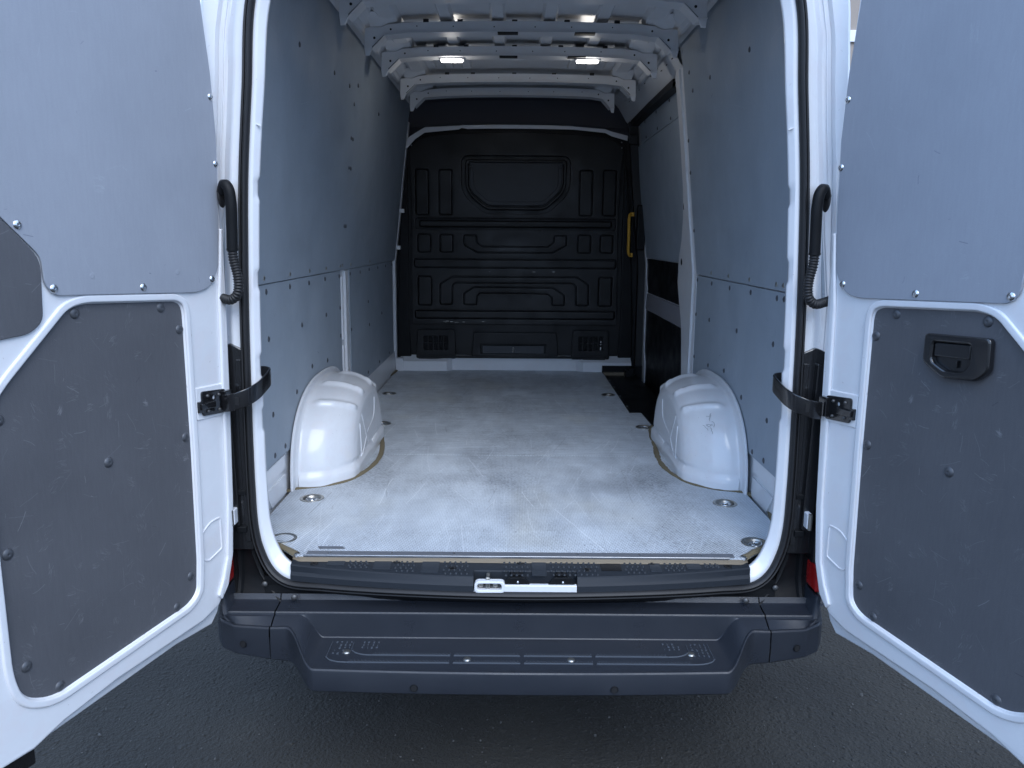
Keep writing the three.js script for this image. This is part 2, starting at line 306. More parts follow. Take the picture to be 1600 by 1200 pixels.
// ---- opening contour (inner edge of the rubber seal), from the top centre down the right side to the bottom centre, then mirrored
const halfC = new THREE.CatmullRomCurve3([[0, 1.875], [0.45, 1.865], [0.60, 1.835], [0.68, 1.765], [0.735, 1.615], [0.759, 1.385], [0.782, 1.145], [0.794, 0.93], [0.802, 0.74], [0.807, 0.55], [0.811, 0.35], [0.812, 0.235], [0.809, 0.10], [0.797, 0.03], [0.770, -0.03], [0.725, -0.064], [0.60, -0.068], [0.3, -0.067], [0, -0.067]].map((p) => V3(p[0], p[1], 0)), false, 'centripetal');
const NC = 240, CR = halfC.getSpacedPoints(NC).map((p) => [p.x, p.y]);
const loopC = [...CR, ...CR.slice(1, -1).reverse().map(([x, h]) => [-x, h])];   // clockwise seen from behind
const zBow = (x, h) => h < 0.02 ? 0.088 * (1 - Math.pow(Math.abs(x) / 0.80, 2)) * Math.min(1, (0.02 - h) / 0.06) + 0.0 : 0;
function sweepC(profile, from = 0, to = loopC.length, closed = true, deg = 35) {
  const n = loopC.length, rows = [];
  for (let i = from; i < to; i++) {
    const p = loopC[i % n], a = loopC[(i + n - 1) % n], b = loopC[(i + 1) % n];
    let nx = -(b[1] - a[1]), ny = b[0] - a[0]; const l = Math.hypot(nx, ny); nx /= l; ny /= l;   // outward
    const zb = zBow(p[0], p[1]);
    rows.push(profile(p[0], p[1], Math.sign(p[0]) || 1).map(([e, z]) => [p[0] + nx * e, p[1] + ny * e, z + zb]));
  }
  return loft(rows, { closeV: closed, deg });
}
const frameW = (h) => interp([[-0.2, 0.046], [-0.05, 0.042], [0, 0.037], [0.12, 0.030], [0.3, 0.028], [0.55, 0.027], [0.93, 0.025], [1.3, 0.027], [1.62, 0.032], [2, 0.034]], h)[0];
const notch = (h, s) => {                            // small cut-outs in the flange edge
  let d = 0;
  for (const [a, b] of s > 0 ? [[0.60, 0.66], [0.86, 0.92], [1.08, 1.13], [0.44, 0.50]] : [[0.57, 0.63], [0.83, 0.88], [1.09, 1.15], [0.40, 0.47]]) if (h > a && h < b) d = 0.005;
  return d;
};
const iB = CR.findIndex(([x, h]) => h < 0 && x < 0.695);
const jamb = part('door_frame', sweepC((x, h, s) => { const w = frameW(h), k = notch(h, s), o = h < 0.0 ? -0.02 : 0; return [[0.004, 0.006], [0.0, 0.010], [-0.010, 0.010], [-0.013, 0.007], [-w + 0.003 + k, -0.004], [-w + k, -0.008], [-w + 0.002 + k, -0.020], [-w + 0.03, -0.05 + o], [0.09, -0.12]]; }, loopC.length - iB, loopC.length + iB + 1, false, 50), M.paint);
part('door_seal', sweepC(() => [[0.001, 0.004], [0.0005, 0.018], [0.004, 0.026], [0.010, 0.029], [0.015, 0.026], [0.017, 0.020], [0.0185, 0.016], [0.020, 0.020], [0.0235, 0.021], [0.027, 0.017], [0.0285, 0.010], [0.029, -0.004]], 0, loopC.length, true, 50), M.rubber);
// lengthwise dip of the roof skin is in roof_rib; seams across the flange
for (const s of [-1, 1]) { const h = 1.29, x = 0.757; const g = bx(-0.0165, 0.0165, -0.0018, 0.0018, -0.001, 0.0035, 0.0008); g.rotateZ(s * 0.35); sub('flange_seam', sp(g, s * (x - 0.001), h, 0.0035), M.paintIn, jamb); }

// ---- rear pillars outside the seal, then the outer sides, roof and underbody
{
  const outX = (h) => Math.max(interp([[-0.35, 0.985], [0.0, 0.99], [0.6, 0.985], [1.0, 0.955], [1.3, 0.925], [1.6, 0.902], [1.85, 0.87], [2.1, 0.80]], h)[0], 0);
  const hs = []; for (let h = 0.10; h <= 2.0; h += 0.05) hs.push(h);
  const cx = (h) => { let best = 0.8; if (h < 0.02) return 0.812; for (const [x, y] of CR) if (Math.abs(y - h) < 0.02) { best = x; break; } if (h > 1.76) return 0.735 - (h - 1.615) * 0.2; return best; };
  const gs = [];
  for (const s of [-1, 1]) {
    const rows = hs.map((h) => {
      const c = cx(h), o = outX(h), g = h > 1.17 ? 1 : Math.max(0, 1 - (1.17 - h) / 0.03);
      return [[0.020, 0.0], [0.050, 0.002], [0.056, 0.001], [0.062, -0.004], [0.084, -0.030], [0.090, -0.033], [0.0955, -0.033], [0.0965, -0.033 + 0.004 * g], [0.0995, -0.033 + 0.004 * g], [0.1005, -0.033], [0.110, -0.033]].map(([e, z]) => [s * (c + e), h, z]).concat([[s * (c + 0.1125), h, -0.036], [s * (c + 0.118), h, -0.022], [s * (o - 0.012), h, -0.012], [s * (o - 0.003), h, -0.02], [s * o, h, -0.045], [s * o, h, -0.6]]);
    });
    gs.push(loft(rows, { deg: 40 }));
    gs.push(loft([-0.3, ...hs].map((h) => [[s * outX(h), h, -0.6], [s * outX(h), h, -3.9]]), { deg: 40 }));
  }
  const roofZ = [-0.02, -0.06, -3.9], prof = [[-0.862, 1.90], [-0.845, 1.96], [-0.80, 2.03], [-0.72, 2.08], [-0.55, 2.115], [0, 2.13], [0.55, 2.115], [0.72, 2.08], [0.80, 2.03], [0.845, 1.96], [0.862, 1.90]];
  gs.push(loft(roofZ.map((z, i) => prof.map(([x, h]) => [x, h - (i === 0 ? 0.03 : 0), z])), { deg: 40 }));
  const body = part('body_shell', gs, M.paint);
  const top = CR.filter(([, h]) => h > 1.765);
  sub('roof_header', ext([[-0.80, 1.99], ...top.slice().reverse().map(([x, h]) => [-x, h + 0.024]), ...top.slice(1).map(([x, h]) => [x, h + 0.024]), [0.80, 1.99], [0.72, 2.05], [0, 2.10], [-0.72, 2.05]], -0.06, -0.004, 0.003), M.paint, body);
  sub('underbody', [bx(-0.98, 0.98, -0.10, -0.06, -3.9, -0.02), bx(-0.80, 0.80, -0.28, -0.065, -0.06, 0.012), bx(-0.99, -0.84, -0.32, -0.10, -3.9, -1.75), bx(0.84, 0.99, -0.32, -0.30, -3.9, -1.75)], M.black, body);
}
for (const s of [-1, 1]) {                         // rear wheels under the arches
  const t = lathe([[0.19, -0.1], [0.25, -0.11], [0.31, -0.105], [0.335, -0.08], [0.338, 0], [0.335, 0.08], [0.31, 0.105], [0.25, 0.11], [0.19, 0.1]], 40); t.rotateZ(Math.PI / 2); sp(t, s * 0.84, 0.338, -1.15);
  const w = mesh('wheel', t, M.tyre, van); const r = lathe([[0, 0.03], [0.08, 0.03], [0.12, 0.0], [0.17, 0.02], [0.195, 0.1], [0.195, -0.1], [0, -0.1]], 32); r.rotateZ(-s * Math.PI / 2); sub('rim', sp(r, s * 0.84, 0.338, -1.15), M.zinc, w);
}

// ---- black covers on the pillars, hinges, lamps, cable conduits
for (const s of [-1, 1]) {
  const poly = roundPoly([[0.829, 0.02], [0.905, 0.02], [0.925, 0.64], [0.885, 0.662, 0.01], [0.866, 0.668, 0.01], [0.829, 0.650, 0.004]], 0.006);
  const c = part('pillar_cover', [ext(poly.map(([x, h]) => [s * x, h]), -0.03, 0.008, 0.004), ext(roundPoly([[0.862, 0.1], [0.9, 0.1], [0.908, 0.61], [0.872, 0.625]], 0.01).map(([x, h]) => [s * x, h]), 0.004, 0.022, 0.005), bx(s * 0.835, s * 0.851, 0.05, 0.62, 0.0, 0.013, 0.002)], M.gloss);
  sub('cover_clip', bx(s * 0.843, s * 0.88, 0.20, 0.215, 0, 0.016, 0.002), M.black, c); sub('cover_clip', bx(s * 0.845, s * 0.875, 0.08, 0.10, 0, 0.02, 0.003), M.black, c);
  const hg = part('hinge', [bx(s * 0.868, s * 0.884, 0.116, 0.165, 0.012, 0.05, 0.004)], M.paintIn); sub('hinge_pin', sp(new THREE.CylinderGeometry(0.006, 0.006, 0.05, 14), s * 0.876, 0.14, 0.05), M.zinc, hg);
  part('tail_lamp', ext(roundPoly([[0.908, -0.088], [0.968, -0.088], [0.970, -0.006], [0.908, -0.006]], 0.008).map(([x, h]) => [s * x, h]), -0.03, 0.055, 0.008, [], 3), M.red);
  part('lamp_housing', ext(roundPoly([[0.900, -0.003], [0.968, -0.003], [0.978, 0.50], [0.915, 0.50]], 0.008).map(([x, h]) => [s * x, h]), -0.03, 0.03, 0.008), M.gloss);
  const dx = s * 0.010, P = (x, h, z) => [s * x + dx, h, z];
  const co = part('cable_conduit', [tube([P(0.843, 1.100, 0.028), P(0.831, 1.122, 0.040), P(0.818, 1.110, 0.048), P(0.812, 1.07, 0.051), P(0.814, 1.0, 0.05), P(0.816, 0.943, 0.05)], 0.0155, 40, 14), sp(new THREE.CylinderGeometry(0.0165, 0.0165, 0.006, 18), ...P(0.816, 0.942, 0.05))], M.black);
  const gm = new THREE.SphereGeometry(1, 24, 14); gm.scale(0.006, 0.036, 0.017); gm.rotateY(s * 0.4); sub('grommet', sp(gm, ...P(0.845, 1.094, 0.027)), M.rubber, co);
  const lo = new THREE.CatmullRomCurve3([P(0.816, 0.94, 0.05), P(0.813, 0.91, 0.052), P(0.804, 0.87, 0.055), P(0.802, 0.84, 0.057), P(0.808, 0.815, 0.056), P(0.828, 0.800, 0.05), P(0.858, 0.803, 0.034), P(0.90, 0.812, 0.006)].map((p) => V3(...p)), false, 'centripetal');
  const ns = 180, fr = lo.computeFrenetFrames(ns), rows = [];
  for (let i = 0; i <= ns; i++) { const p = lo.getPointAt(i / ns), r = 0.0128 + 0.0016 * Math.max(-0.6, Math.sin(i / ns * 2 * Math.PI * 30)); rows.push(Array.from({ length: 14 }, (_, j) => { const a = j / 14 * 2 * Math.PI, q = p.clone().addScaledVector(fr.normals[i], Math.cos(a) * r).addScaledVector(fr.binormals[i], Math.sin(a) * r); return [q.x, q.y, q.z]; })); }
  sub('corrugated_sleeve', loft(rows, { closeU: true, deg: 50 }), M.rubber, co);
}

// ---------------------------------------------------------------- bumper
const bsm = (x, a, b) => sm(Math.min(1, Math.max(0, (x - a) / (b - a))));
function bumperProfile(ax) {
  const bt = bsm(ax, 0.600, 0.685), bf = bsm(ax, 0.585, 0.700), mix = (a, b, t) => a + (b - a) * t;
  const zc = 0.293 - 0.014 * (ax / 0.6) ** 2, zw = interp([[0.6, 0.160], [0.75, 0.150], [0.86, 0.128], [0.91, 0.100], [0.935, 0.060], [0.945, 0.0], [0.95, -0.1]], ax)[0];
  const zf = mix(zc, zw, bf), hw = interp([[0.6, -0.160], [0.75, -0.170], [0.86, -0.176], [0.92, -0.172], [0.95, -0.165]], ax)[0];
  const hf = mix(-0.226, hw, bf), hb = mix(-0.292, interp([[0.6, -0.277], [0.75, -0.270], [0.9, -0.262], [0.95, -0.255]], ax)[0], bsm(ax, 0.585, 0.66));
  const zin = Math.min(0.092, zf - 0.02), hr = mix(-0.226, -0.152, bt);
  return [
    [0.022, -0.118], [0.030, -0.134], [0.040, -0.139], [zin - 0.011, -0.1435], [zin - 0.006, -0.1425], [zin - 0.002, -0.1435], [zin + 0.001, -0.147], [zin + 0.002, -0.152],
    [zin + 0.004, mix(hr + 0.004, -0.1525, bt)], [zin + 0.006, mix(hr + 0.001, -0.153, bt)], [zin + 0.010, mix(hr, -0.1535, bt)],
    [zf - 0.015, hf + 0.0005], [zf - 0.011, hf + 0.0040], [zf - 0.007, hf + 0.0052], [zf - 0.003, hf + 0.0045], [zf + 0.0005, hf + 0.001], [zf + 0.0015, hf - 0.004],
    [zf + 0.004, mix(hf, hb, 0.5)], [zf + 0.002, hb + 0.006], [zf - 0.004, hb], [zf - 0.03, hb - 0.006], [Math.min(0.0, zf - 0.04), hb - 0.004], [Math.min(-0.05, zf - 0.1), hb + 0.01]];
}
function bumperLoft(xs) { return loft(xs.map((x) => bumperProfile(Math.abs(x)).map(([z, h]) => [x, h, z])), { deg: 28, uv: (p) => [p[0], p[1] + p[2]] }); }
{
  const xs = []; for (let x = -0.745; x <= 0.7451; x += (Math.abs(x) > 0.57 && Math.abs(x) < 0.71 ? 0.005 : 0.0149)) xs.push(x); xs[xs.length - 1] = 0.745;
  const b = part('bumper', bumperLoft(xs), M.bumper, 'dark grey plastic step bumper with ridged tread');
  // tread ridges: lines with little teeth, in lengths
  const y = -0.226;
  const line = (x0, x1, z, teeth) => {
    const gs = [bx(x0, x1, y - 0.001, y + 0.004, z - 0.0022, z + 0.0022, 0.0012)];
    if (teeth) for (let x = x0 + 0.004; x < x1 - 0.003; x += 0.0105) gs.push(sp(new THREE.CylinderGeometry(0.0012, 0.0026, 0.0030, 5), x, y + 0.0014, z - 0.006), sp(new THREE.CylinderGeometry(0.001, 0.002, 0.0026, 5), x + 0.005, y + 0.0012, z - 0.013));
    return gs;
  };
  const seg = [[-0.455, -0.205], [-0.195, 0.0], [0.01, 0.21], [0.22, 0.455]];
  for (const [a, c] of seg) sub('tread_ridge', line(Math.max(a, -0.435), Math.min(c, 0.435), 0.196, true), M.ridge, b);
  const seg2 = [[-0.50, -0.205], [-0.195, 0.0], [0.01, 0.21], [0.22, 0.50]];
  for (const [a, c] of seg2) sub('tread_ridge', line(a, c, 0.236, true), M.ridge, b);
  for (const s of [-1, 1]) {
    const crv = (pts) => tube(pts.map(([x, z]) => [s * x, y + 0.0014, z]), 0.0026, 16, 6);
    sub('tread_ridge', crv([[0.435, 0.196], [0.46, 0.194], [0.485, 0.184], [0.497, 0.172]]), M.ridge, b);
    sub('tread_ridge', crv([[0.50, 0.236], [0.53, 0.233], [0.556, 0.221], [0.568, 0.206]]), M.ridge, b);
    reseed(81 + s);                                  // blocks of short raised dashes
    const dash = [bx(s * 0.5005, s * 0.502, y - 0.001, y + 0.002, 0.125, 0.175), bx(s * 0.566, s * 0.5675, y - 0.001, y + 0.002, 0.118, 0.2)];
    for (let r = 0; r < 5; r++) for (let c = 0; c < 4; c++) if (rnd() < 0.85) dash.push(bx(s * (0.512 + c * 0.014) + rr(-0.002, 0.002), s * (0.512 + c * 0.014) + rr(0.003, 0.006), y - 0.001, y + 0.002, 0.118 + r * 0.016, 0.118 + r * 0.016 + rr(0.005, 0.012), 0.0008));
    for (let r = 0; r < 3; r++) for (let c = 0; c < 4; c++) if (rnd() < 0.85) dash.push(bx(s * (0.43 + c * 0.014) + rr(-0.002, 0.002), s * (0.43 + c * 0.014) + rr(0.003, 0.006), y - 0.001, y + 0.002, 0.118 + r * 0.015, 0.118 + r * 0.015 + rr(0.005, 0.011), 0.0008));
    sub('grip_pattern', dash, M.ridge, b);
  }
  for (const x of [-0.513, -0.155, 0.148, 0.505]) { const g = lathe([[0, 0.004], [0.004, 0.0045], [0.009, 0.003], [0.0115, 0.0005], [0.012, -0.002]], 18); sub('tread_screw', sp(g, x, y + 0.001, 0.178 + (Math.abs(x) < 0.3 ? 0.036 : 0)), M.zinc, b); }
  for (const x of [-0.30, 0.265]) { const g = new THREE.CylinderGeometry(0.0085, 0.0085, 0.006, 20); g.rotateX(Math.PI / 2); const z = bumperProfile(Math.abs(x))[17][0]; const d = sub('parking_sensor', sp(g, x, -0.268, z), M.rubber, b); const t = new THREE.TorusGeometry(0.0098, 0.0014, 8, 24); sub('sensor_ring', sp(t, x, -0.268, z + 0.002), M.black, b); }
  for (const s of [-1, 1]) {
    const x2 = []; for (let x = 0.749; x < 0.945; x += (x > 0.85 ? 0.006 : 0.014)) x2.push(x); x2.push(0.9445, 0.947);
    const c = part('bumper_corner', bumperLoft(s > 0 ? x2 : x2.map((x) => -x).reverse()), M.bumper);
    const g = new THREE.CylinderGeometry(0.0085, 0.0085, 0.006, 20); g.rotateX(Math.PI / 2); g.rotateY(s * 0.25); sub('parking_sensor', sp(g, s * 0.832, -0.225, bumperProfile(0.832)[17][0]), M.rubber, c);
    const t = new THREE.TorusGeometry(0.0098, 0.0016, 8, 24); t.rotateY(s * 0.25); sub('sensor_ring', sp(t, s * 0.832, -0.225, bumperProfile(0.832)[17][0] + 0.002), M.black, c);
    // the outer horn that rises to the tail lamp
    const horn = []; const hs = [-0.178, -0.165, -0.15, -0.13, -0.11, -0.095, -0.092];
    for (const h of hs) { const k = (h + 0.178) / 0.086, zi = 0.104 - 0.035 * k, xi = 0.862 + 0.040 * Math.pow(k, 0.5), xo = 0.938 - 0.006 * k; horn.push([[s * (xi + 0.004), h, -0.05], [s * xi, h, zi - 0.045], [s * (xi + 0.003), h, zi - 0.008], [s * (xi + 0.010), h, zi], [s * (xi + 0.020), h, zi], [s * (xo - 0.014), h, zi - 0.018], [s * (xo - 0.002), h, zi - 0.045], [s * xo, h, zi - 0.075], [s * xo, h, -0.12]]); }
    const last = horn[horn.length - 1]; horn.push(last.map(([x, h, z]) => [s * 0.915 + (x - s * 0.915) * 0.6, h + 0.001, z - 0.012]));
    sub('corner_horn', loft(horn, { deg: 40 }), M.bumper, c);
    // inner black trim that runs up the door opening
    const tr = [], th = [-0.150, -0.135, -0.11, -0.07, 0.0, 0.08, 0.16];
    for (const h of th) { const k = Math.min(1, Math.max(0, (h + 0.150) / 0.07)), z = 0.028 - 0.045 * sm(k), x0 = 0.835 - 0.11 * Math.pow(1 - Math.min(1, (h + 0.15) / 0.17), 2.4); tr.push([[s * (x0 - 0.004), h, -0.01], [s * x0, h, z + 0.010], [s * (x0 + 0.006), h, z + 0.012], [s * (x0 + 0.014), h, z + 0.004], [s * 0.872, h, z - 0.004], [s * 0.878, h, z + 0.006], [s * 0.888, h, z + 0.007], [s * 0.893, h, z - 0.004], [s * 0.93, h, z - 0.008]]); }
    const t2 = sub('corner_trim', loft(tr, { deg: 32 }), M.black, c);
    for (const [x, h, z] of [[0.798, -0.088, 0.022], [0.70, -0.118, 0.05]]) sub('trim_bolt', sp(lathe([[0, 0.003], [0.004, 0.003], [0.005, 0.001], [0.009, 0.0005], [0.009, -0.004]], 16).rotateX(Math.PI / 2), s * x, h, z), M.bolt, c);
  }
  part('bumper_backing', loft(Array.from({ length: 41 }, (_, i) => { const x = -0.80 + i * 0.04, zb = zBow(x, -0.1); return [[x, -0.095, Math.max(0.012, zb - 0.004)], [x, -0.112, Math.max(0.014, zb - 0.010)], [x, -0.125, Math.max(0.016, zb - 0.03)], [x, -0.145, 0.02]]; }), { deg: 30 }), M.black);
}

// ---------------------------------------------------------------- door sill with black tread cover, white latch recess
{
  const zE = (x) => 0.102 - 0.072 * Math.pow(Math.abs(x) / 0.72, 2);
  const seg = (x0, x1, cut) => { const rows = []; const n = Math.ceil((x1 - x0) / 0.02); for (let i = 0; i <= n; i++) { const x = x0 + (x1 - x0) * i / n, e = cut ? Math.min(0.052, zE(x)) : zE(x), m = e - 0.006 - 0.009 * (1 - Math.abs(x) / 0.72); const k = Math.abs(x) > 0.64 ? (Math.abs(x) - 0.64) / 0.07 : 0; rows.push(cut ? [[x, -0.015, -0.03], [x, -0.015, 0.002], [x, -0.021, e - 0.006], [x, -0.023, e - 0.002], [x, -0.026, e], [x, -0.062, e + 0.001]] : [[x, -0.015, -0.03], [x, -0.015, 0.002], [x, -0.015 - 0.13 * m, m], [x, -0.018 - 0.13 * m, m + 0.004], [x, -0.040, e - 0.002], [x, -0.046, e + 0.001], [x, -0.050, e + 0.004], [x, -0.068, e + 0.005]]); } return loft(rows, { deg: 22, uv: (p) => [p[0], p[2]] }); };
  const cut0 = -0.142, cut1 = 0.172;
  const s = part('sill_cover', [seg(-0.712, cut0, false), seg(cut0, cut1, true), seg(cut1, 0.712, false), loft([[[cut0, -0.027, 0.05], [cut0, -0.043, zE(cut0)], [cut0, -0.068, zE(cut0)]], [[cut0, -0.07, 0.05], [cut0, -0.07, 0.07], [cut0, -0.07, zE(cut0)]]]), loft([[[cut1, -0.027, 0.05], [cut1, -0.043, zE(cut1)], [cut1, -0.068, zE(cut1)]], [[cut1, -0.07, 0.05], [cut1, -0.07, 0.07], [cut1, -0.07, zE(cut1)]]])], M.sill, 'black ribbed plastic cover on the rear sill');
  reseed(120);
  // raised pads and rows of studs
  for (const [a, b, t] of [[-0.60, -0.545, 0], [-0.53, -0.47, 1], [-0.455, -0.40, 0], [-0.385, -0.32, 1], [-0.305, -0.25, 0], [-0.235, -0.16, 1], [-0.05, 0.02, 1], [0.035, 0.08, 0], [0.095, 0.165, 1], [0.18, 0.235, 1], [0.325, 0.385, 1], [0.40, 0.435, 0], [0.45, 0.50, 1], [0.515, 0.56, 0], [0.575, 0.62, 1]]) {
    const zm = zE(Math.max(Math.abs(a), Math.abs(b))) - 0.020, gs = [];
    if (t) { for (let r = 0; r < 4; r++) for (let x = a; x <= b; x += 0.0165) { const z = 0.010 + r * (zm - 0.012) / 3; gs.push(sp(new THREE.CylinderGeometry(0.0026, 0.0046, 0.0040, 8), x + (r % 2) * 0.006, -0.0145 - z * 0.13 + 0.001, z)); } }
    else gs.push(ext(roundPoly(rect(a, -zm, b, -0.008), 0.003), -0.002, 0.0022, 0.001).rotateX(-Math.PI / 2 + 0.13).translate(0, -0.0148, 0));
    sub(t ? 'stud_row' : 'tread_pad', gs, M.pad, s);
  }
  sub('access_flap', ext(roundPoly(rect(0.248, -0.052, 0.312, -0.008), 0.002), -0.002, 0.0016, 0.001).rotateX(-Math.PI / 2 + 0.13).translate(0, -0.0152, 0), M.black, s);
  for (const [x, z] of [[-0.64, 0.02], [-0.385, 0.006], [-0.21, 0.042], [0.0, 0.006], [0.205, 0.045], [0.41, 0.006], [0.645, 0.02]]) { const g = lathe([[0, 0.003], [0.004, 0.003], [0.0045, 0.001], [0.010, 0.0016], [0.0125, 0.0003], [0.013, -0.002]], 18); sub('sill_screw', sp(g, x, -0.0145 - z * 0.13, z), M.black, s); }
  // white painted recess with the lock striker
  const w = part('latch_recess', [bx(cut0, cut1, -0.080, -0.066, 0.03, 0.104, 0.004), bx(-0.050, cut1 - 0.002, -0.068, -0.046, 0.090, 0.1055, 0.003), ext(roundPoly(rect(cut0 + 0.003, -0.072, -0.046, -0.033), 0.016, 8), 0.086, 0.1075, 0.003, [roundPoly(rect(cut0 + 0.012, -0.0615, -0.057, -0.041), 0.0098, 8)])], M.paint, 'white painted lock recess in the sill');
  sub('striker_plate', ext(roundPoly(rect(cut0 + 0.006, -0.068, -0.050, -0.036), 0.010, 6), 0.078, 0.090, 0.002), M.gloss, w);
  for (const x of [-0.120, -0.076]) { const g = lathe([[0, 0.005], [0.006, 0.005], [0.008, 0.003], [0.009, 0]], 14); g.rotateX(Math.PI / 2); sub('striker_bolt', sp(g, x, -0.051, 0.09), M.zinc, w); }
  sub('striker_bar', [bx(-0.105, -0.092, -0.066, -0.025, 0.084, 0.098, 0.003), bx(-0.104, -0.093, -0.036, -0.028, 0.05, 0.09, 0.003)], M.zinc, w);
  for (const x of [-0.012, 0.124]) { const g = ext(roundPoly([[-0.042, 0], [0.042, 0], [0.024, 0.022], [-0.024, 0.022]], 0.006), 0, 0.010, 0.002); sub('latch_catch', [sp(g, x, -0.047, 0.088), bx(x - 0.018, x + 0.018, -0.033, -0.024, 0.056, 0.074, 0.002)], M.black, w); const bt = lathe([[0, 0.004], [0.003, 0.004], [0.004, 0]], 10); bt.rotateX(Math.PI / 2); sub('striker_bolt', sp(bt, x + 0.004, -0.038, 0.098), M.steel, w); }
}

// ---------------------------------------------------------------- load floor
const rings = [[-0.789, -0.535], [-0.782, -0.135], [0.779, -0.512], [0.774, -0.128], [-0.722, -1.74], [-0.812, -2.545], [0.585, -2.555], [0.672, -1.70]];
{
  const out = [[-0.70, 0.0], [-0.745, 0.05], [-0.80, 0.09], [-0.893, 0.30], [-0.893, 0.632], [-0.765, 0.690, 0.05], [-0.668, 0.81, 0.06], [-0.668, 1.40, 0.04], [-0.74, 1.60, 0.04], [-0.893, 1.69], [-0.893, 3.38], [-0.86, 3.43], [-0.50, 3.45], [-0.2, 3.50], [0.38, 3.50], [0.5, 3.46], [0.64, 3.43], [0.648, 3.22], [0.648, 2.045], [0.712, 2.045], [0.72, 1.75], [0.70, 1.66, 0.03], [0.668, 1.40, 0.04], [0.668, 0.81, 0.06], [0.765, 0.690, 0.05], [0.893, 0.632], [0.893, 0.30], [0.80, 0.09], [0.745, 0.05], [0.70, 0.0]];
  const poly = roundPoly(out, 0.012);
  const W = 1.9, H = 3.6, TW = 1536, TH = 2048;
  reseed(300);
  const tex = canvasTex(TW, TH, (x) => {
    const im = x.createImageData(TW, TH), px = W / TW, py = H / TH;
    for (let j = 0; j < TH; j++) for (let i = 0; i < TW; i++) {
      const X = i * px, Y = (TH - 1 - j) * py;       // metres; Y runs forward from the sill
      const a = (X + Y) / 0.0118, b = (X - Y) / 0.0118, fa = Math.abs(a - Math.floor(a) - 0.5), fb = Math.abs(b - Math.floor(b) - 0.5);
      const dot = Math.max(fa, fb) > 0.27 ? 1 : 0;   // raised wire mesh against the hollows
      const wear = fbm(X * 2.6, Y * 1.7, 41, 5), fine = fbm(X * 24, Y * 10, 43, 3), str = noise2(X * 14, Y * 130, 44);
      const front = Y < 1.13 ? 1 : 0;
      const dirt = Math.max(0, fbm(X * 3.3 + 11, Y * 2.7 + 3, 57, 5) - 0.36) * 2.2, spk = noise2(X * 150, Y * 150, 58) > 0.80 - dirt * 0.22 ? -26 * dirt : 0;
      let g = 203 + spk + (wear - 0.5) * 30 + (fine - 0.5) * 24 + (str - 0.5) * (front ? 6 : 20) + (dot ? 12 - dirt * 12 : -44 - 56 * dirt) * (front ? 1 : 0.8) + (hash2(i, j, 47) - 0.5) * 18;
      const st = fbm(X * 1.9 + 5, Y * 2.2 + 1, 49, 5); if (st > 0.56) g -= (st - 0.56) * 95 * (Y > 0.5 ? 1 : 0.6);
      const br = Math.max(0, fbm(X * 3.1 + 2, Y * 2.1 + 7, 53, 4) - 0.57) * 42;
      const o = (j * TW + i) * 4; im.data[o] = g * 0.97; im.data[o + 1] = g + 1 - br * 0.35; im.data[o + 2] = g + 8 - br; im.data[o + 3] = 255;
    }
    x.putImageData(im, 0, 0); x.lineCap = 'round';
    for (let k = 0; k < 300; k++) { let X = rr(0.1, 0.9) * TW, Y = rr(0.05, 1) * TH, a = rnd() < 0.7 ? rr(1.1, 2.1) : rr(0, 3.14), l = rr(20, 260) * (0.4 + rnd()); x.strokeStyle = rnd() < 0.85 ? `rgba(238,242,246,${rr(0.15, 0.62)})` : `rgba(80,80,84,${rr(0.1, 0.35)})`; x.lineWidth = rr(0.9, 2.6); x.beginPath(); x.moveTo(X, Y); for (let s = 0; s < 6; s++) { a += rr(-0.08, 0.08); X += Math.cos(a) * l / 6; Y += Math.sin(a) * l / 6; x.lineTo(X, Y); } x.stroke(); }
    for (let k = 0; k < 130; k++) { const X = rr(0.05, 0.95) * TW, Y = rr(0, 1) * TH; x.fillStyle = `rgba(62,62,66,${rr(0.2, 0.7)})`; x.beginPath(); x.ellipse(X, Y, rr(0.8, 3.2), rr(0.6, 1.7), rr(0, 3), 0, 6.3); x.fill(); }
  });
  tex.repeat.set(1 / W, 1 / H); tex.offset.set(0.5, 0);
  const bmp = dataTex(512, 512, (i, j) => { const X = i / 512 * 0.34, Y = j / 512 * 0.34, a = (X + Y) / 0.0118, b = (X - Y) / 0.0118, fa = Math.abs(a - Math.floor(a) - 0.5), fb = Math.abs(b - Math.floor(b) - 0.5), v = 255 * Math.min(1, Math.max(0, (Math.max(fa, fb) - 0.25) * 6)); return [v, v, v]; }, false);
  const m = std({ map: tex, bumpMap: sized(bmp, 0.34, 0.34), bumpScale: 0.0006, roughness: 0.95, roughnessMap: sized(smudgeTex, 0.9, 0.9) });
  const slot = [[-0.655, 0.082], [-0.575, 0.082], [-0.555, 0.052], [-0.642, 0.052]];
  const seam = 1.145;
  const clip = (keep) => { const p = ccw(poly), o = []; for (let i = 0; i < p.length; i++) { const a = p[i], b = p[(i + 1) % p.length], ia = keep(a[1]), ib = keep(b[1]); if (ia) o.push(a); if (ia !== ib) { const s0 = keep(seam - 1) ? seam - 0.0007 : seam + 0.0007, t = (s0 - a[1]) / (b[1] - a[1]); o.push([a[0] + (b[0] - a[0]) * t, s0]); } } return o; };
  const board = (p, hs) => ext(p, -0.014, 0, 0.0006, hs, 1, 20).rotateX(-Math.PI / 2);
  const hole = (q) => circ(q[0], -q[1], 0.0395, 28);
  const fl = part('load_floor', board(clip((y) => y < seam), [...rings.filter((q) => -q[1] < seam).map(hole), slot]), m, 'worn grey anti-slip floor board');
  sub('floor_board', board(clip((y) => y > seam), rings.filter((q) => -q[1] > seam).map(hole)), m, fl);
